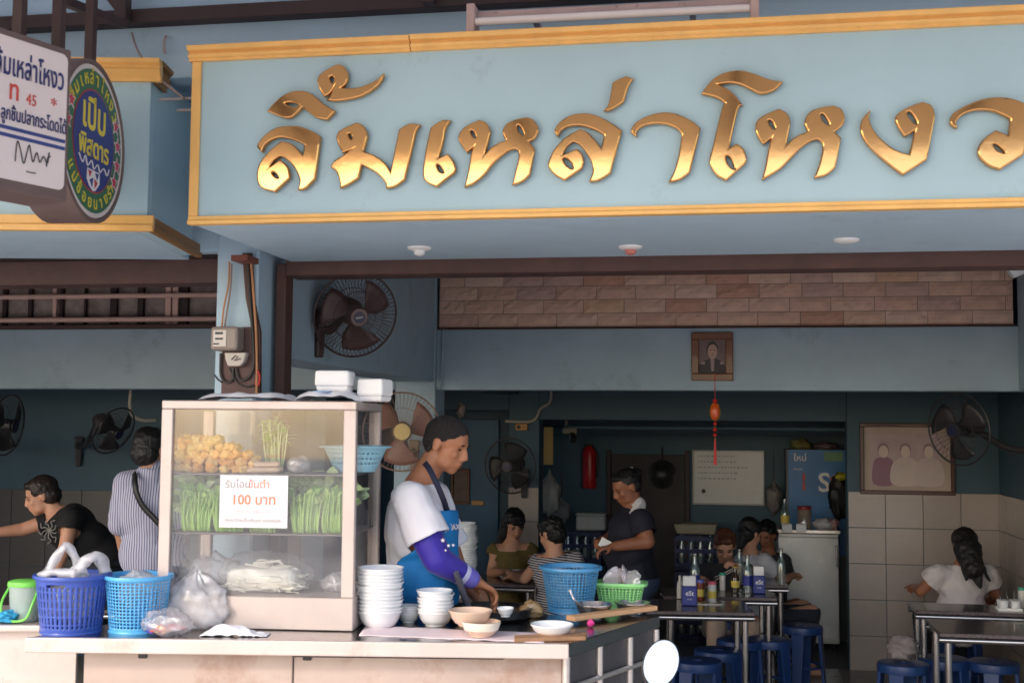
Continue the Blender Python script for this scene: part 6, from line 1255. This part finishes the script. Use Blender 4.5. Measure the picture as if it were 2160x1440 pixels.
shirt(Tm, bands('navy_stripe', C(196, 190, 190), C(38, 38, 62), (.12, .05, 1), .0165, .5), (.3, .3), .014, None, -.005, (.068, .068), name='t_shirt'); pants(Tm, MATS['dark_jeans'])
# ---- standing woman in navy polo
Pw = person('standing woman in a navy polo shirt with white collar holding a note', 8.2, (1322, 1028), -RH * .86 - FH * .28 - ZUP * .40, (1338, 1070, .0), ((1352, 1098, -.14), (1322, 1094, .14)), ((1366, 1142, -.2), (1290, 1136, .16)), ((1296, 1152, -.24), (1268, 1142, .04)),
            ((1330, 1118), (.16, .135, .13)), ((1324, 1165), (.165, .155, .13)), ((1338, 1225), (.185, .16, .13)), FH, -RH, 'stand', 0., SKIND, 1.04, (.058, .05, .033), (-ZUP - RH * .4, RH * .3 - FH), .8, .009)
hair(Pw, 1.04, HAIRK, SHORT + [('e', (0, -.09, .05), (.045, .045, .045)), ('e', (0, .03, .08), (.06, .045, .03))], .005, wf=40)
MB().bx((-.01, -.005, -.016), (.01, .005, .016), Matrix.Translation(Pw['q'](.02, -.085, .088))).build('hair_clip', WHITE, Pw['t'], True, bevel=.003)
shirt(Pw, mat('navy_polo', C(26, 27, 44), .8, var=.12), (.62, .62), .014, Pw['pc'].z + .03, -.005, (.085, .085), name='polo_shirt', wob=.006)
J = Pw['J']; WC_ = mat('white_collar', C(222, 220, 220), .7)
for a_, b_ in ((-.075, 1), (.05, 0)):
    MB().hexa([J((1340, 1058, a_ * .7)), J((1352, 1054, a_ * .8)), J((1346, 1074, a_ * 1.3)), J((1330, 1076, a_ * 1.2)), J((1339, 1060, a_ * .7 - .012)), J((1353, 1057, a_ * .8 - .012)), J((1332, 1082, a_ * 1.4 - .012)), J((1318, 1096, a_ * 1.2 - .012))]).build('collar', WC_, Pw['t'], True, bevel=.003)
fuse('collar_stand', [('c', Pw['neck'] - ZUP * .0 + RH * .01, Pw['neck'] + ZUP * .018 + RH * .018, .066, .062)], WC_, Pw['t'], .007, 2)
pants(Pw, mat('blue_jeans', C(70, 84, 112), .85, var=.2, scale=16), Pw['pc'].z + .1)
tag(MB().bx((-.035, -.003, -.03), (.035, .003, .03), Matrix.Translation(J((1276, 1146, -.2))) @ Matrix.Rotation(.5, 4, 'Y')).build('paper_note', FOAM), 'small white paper note held by the woman in the navy polo', 'paper')
# ---- brown haired woman, white tee woman, dark haired diner
Bw = person('brown haired woman in a dark grey t-shirt eating behind the bottles', 8.85, (1529, 1152), -FH * .82 - RH * .12 - ZUP * .45, (1532, 1192, .06), ((1490, 1206), (1572, 1204)), ((1474, 1240, -.1), (1600, 1236, -.08)), ((1500, 1246, -.34), (1558, 1196, -.3)),
            ((1532, 1230), (.15, .11, .13)), ((1532, 1275), (.15, .12, .13)), ((1530, 1315), (.17, .13, .1)), -RH, -FH, 'sit', 0., SKINL, 1., (.043, .037, .026), (-ZUP, -ZUP + RH * -.5), .7, .01)
hair(Bw, 1., HAIRB, FULL + [('e', (0, -.08, .03), (.05, .05, .06))], .006, wf=40)
shirt(Bw, mat('grey_tee', C(58, 56, 60), .85, var=.15), (.55, .55), .014, None, -.02, (.072, .072), name='t_shirt'); pants(Bw, mat('beige_trousers', C(206, 182, 168), .85, var=.1))
Qw = person('black haired woman in a white t-shirt with her back turned near the freezer', 9.15, (1582, 1126), RH * .75 + FH * .55 - ZUP * .3, (1584, 1166), ((1566, 1184, .12), (1612, 1186, -.12)), ((1580, 1226, .2), (1652, 1222, -.12)), ((1620, 1230, .3), (1674, 1212, .15)),
            ((1592, 1208), (.15, .11, .14)), ((1590, 1260), (.14, .11, .13)), ((1590, 1305), (.16, .13, .1)), -FH, RH, 'sit', 0., SKINL, .98, (.045, .038, .027), (-ZUP, -ZUP), voxel=.011, face=False)
hair(Qw, .98, HAIRK, FULL + [('c', (0, -.06, -.02), (0, -.075, -.11), .06, .03)], .006)
shirt(Qw, mat('white_tee_far', C(206, 204, 210), .85, var=.05), (.6, .6), .014, None, -.0, (.07, .072), name='t_shirt'); pants(Qw, MATS['dark_jeans'])
Dw = person('dark haired diner half hidden behind the woman in the white t-shirt', 9.75, (1617, 1128), -RH * .5 - FH * .7 - ZUP * .3, (1620, 1166), ((1590, 1184), (1652, 1184)), ((1585, 1224), (1660, 1224)), ((1600, 1228, -.2), (1645, 1228, -.2)),
            ((1620, 1206), (.15, .11, .14)), ((1620, 1255), (.14, .11, .13)), ((1620, 1285), (.16, .13, .1)), -RH, -FH, 'sit', 0., SKIND, .95, (.043, .037, .027), voxel=.012)
hair(Dw, .95, HAIRK, FULL, .006); shirt(Dw, MATS['grey_tee'], (.6, .6), .014, None, 0, (.07, .07), name='t_shirt'); pants(Dw, MATS['dark_jeans'])
# ---- woman in white blouse
Yw = person('woman with long black hair and a white puff sleeve blouse facing the tiled wall', 8.45, (2034, 1152), FH * .95 - ZUP * .3, (2032, 1190), ((1978, 1212), (2082, 1212)), ((1942, 1246, .06), (2100, 1252, .06)), ((1930, 1238, .3), (2092, 1262, .3)),
            ((2030, 1235), (.15, .11, .13)), ((2028, 1280), (.155, .12, .12)), ((2026, 1322), (.18, .14, .1)), RH, FH, 'sit', 0., SKIND, 1.02, (.046, .039, .027), (FH - ZUP, -ZUP), voxel=.01, face=False)
hair(Yw, 1.02, HAIRK, FULL + [('c', (0, -.05, -.02), (.0, -.1, -.17), .09, .07), ('c', (.015, -.1, -.18), (.03, -.11, -.29), .05, .014), ('c', (-.04, -.08, -.1), (-.05, -.1, -.24), .04, .012), ('c', (.06, -.03, -.05), (.1, -.1, -.25), .025, .01)], .006)
shirt(Yw, mat('white_blouse', C(206, 198, 200), .85, var=.06, bump=.2, bscale=18), (.42, .42), .016, Yw['pc'].z - .12, -.0, (.082, .085), name='blouse', wob=.01, wf=16, extra=[('e', Yw['pc'] + ZUP * .03, (.2, .15, .11), Yw['TM'])]); pants(Yw, MATS['dark_jeans'])
# ---- diner behind the vendor
Rw = person('dark haired diner in a pale shirt seated behind the stacked bowls', 9.1, (928, 1112), RH * .6 - FH * .3 - ZUP * .5, (930, 1152), ((900, 1172), (968, 1170)), ((896, 1215), (980, 1212)), ((930, 1222, -.2), (985, 1222, -.2)),
            ((932, 1196), (.15, .11, .14)), ((932, 1246), (.14, .11, .13)), ((932, 1285), (.16, .13, .1)), -FH * .5 - RH * .6, RH * .5 - FH * .6, 'sit', 0., SKIND, .98, (.043, .037, .027), voxel=.012)
hair(Rw, .98, HAIRK, FULL, .006); shirt(Rw, MATS['white_tee_far'], (.7, .7), .014, None, 0, (.072, .072), name='shirt'); pants(Rw, MATS['dark_jeans'])
# stools that carry the diners
for D, lb in ((Wm, 'blue plastic stool under the long haired woman'), (Tm, 'blue plastic stool under the man in the striped t-shirt'), (Bw, 'blue plastic stool under the brown haired woman'), (Qw, 'blue plastic stool under the woman in the white t-shirt'), (Yw, 'blue plastic stool under the woman in the white blouse')):
    stool(lb, D['pc'])
for D in (Bw,):
    a = D['W'][1]; 
    for k in (-1, 1): tag(MB().tube([a + Vector((.02, -.05, .02 + .006 * k)), a + Vector((-.16, -.1, -.07 + .01 * k))], .0035, 6).build('chopstick', mat('chopstick', C(210, 200, 190), .5)), 'thin pale chopstick in the hand of the brown haired woman', 'chopstick', 'chopsticks of the brown haired woman')
finish_jobs()
for j in JOBS: bpy.data.objects.remove(j[0])
bpy.data.scenes.remove(TS)
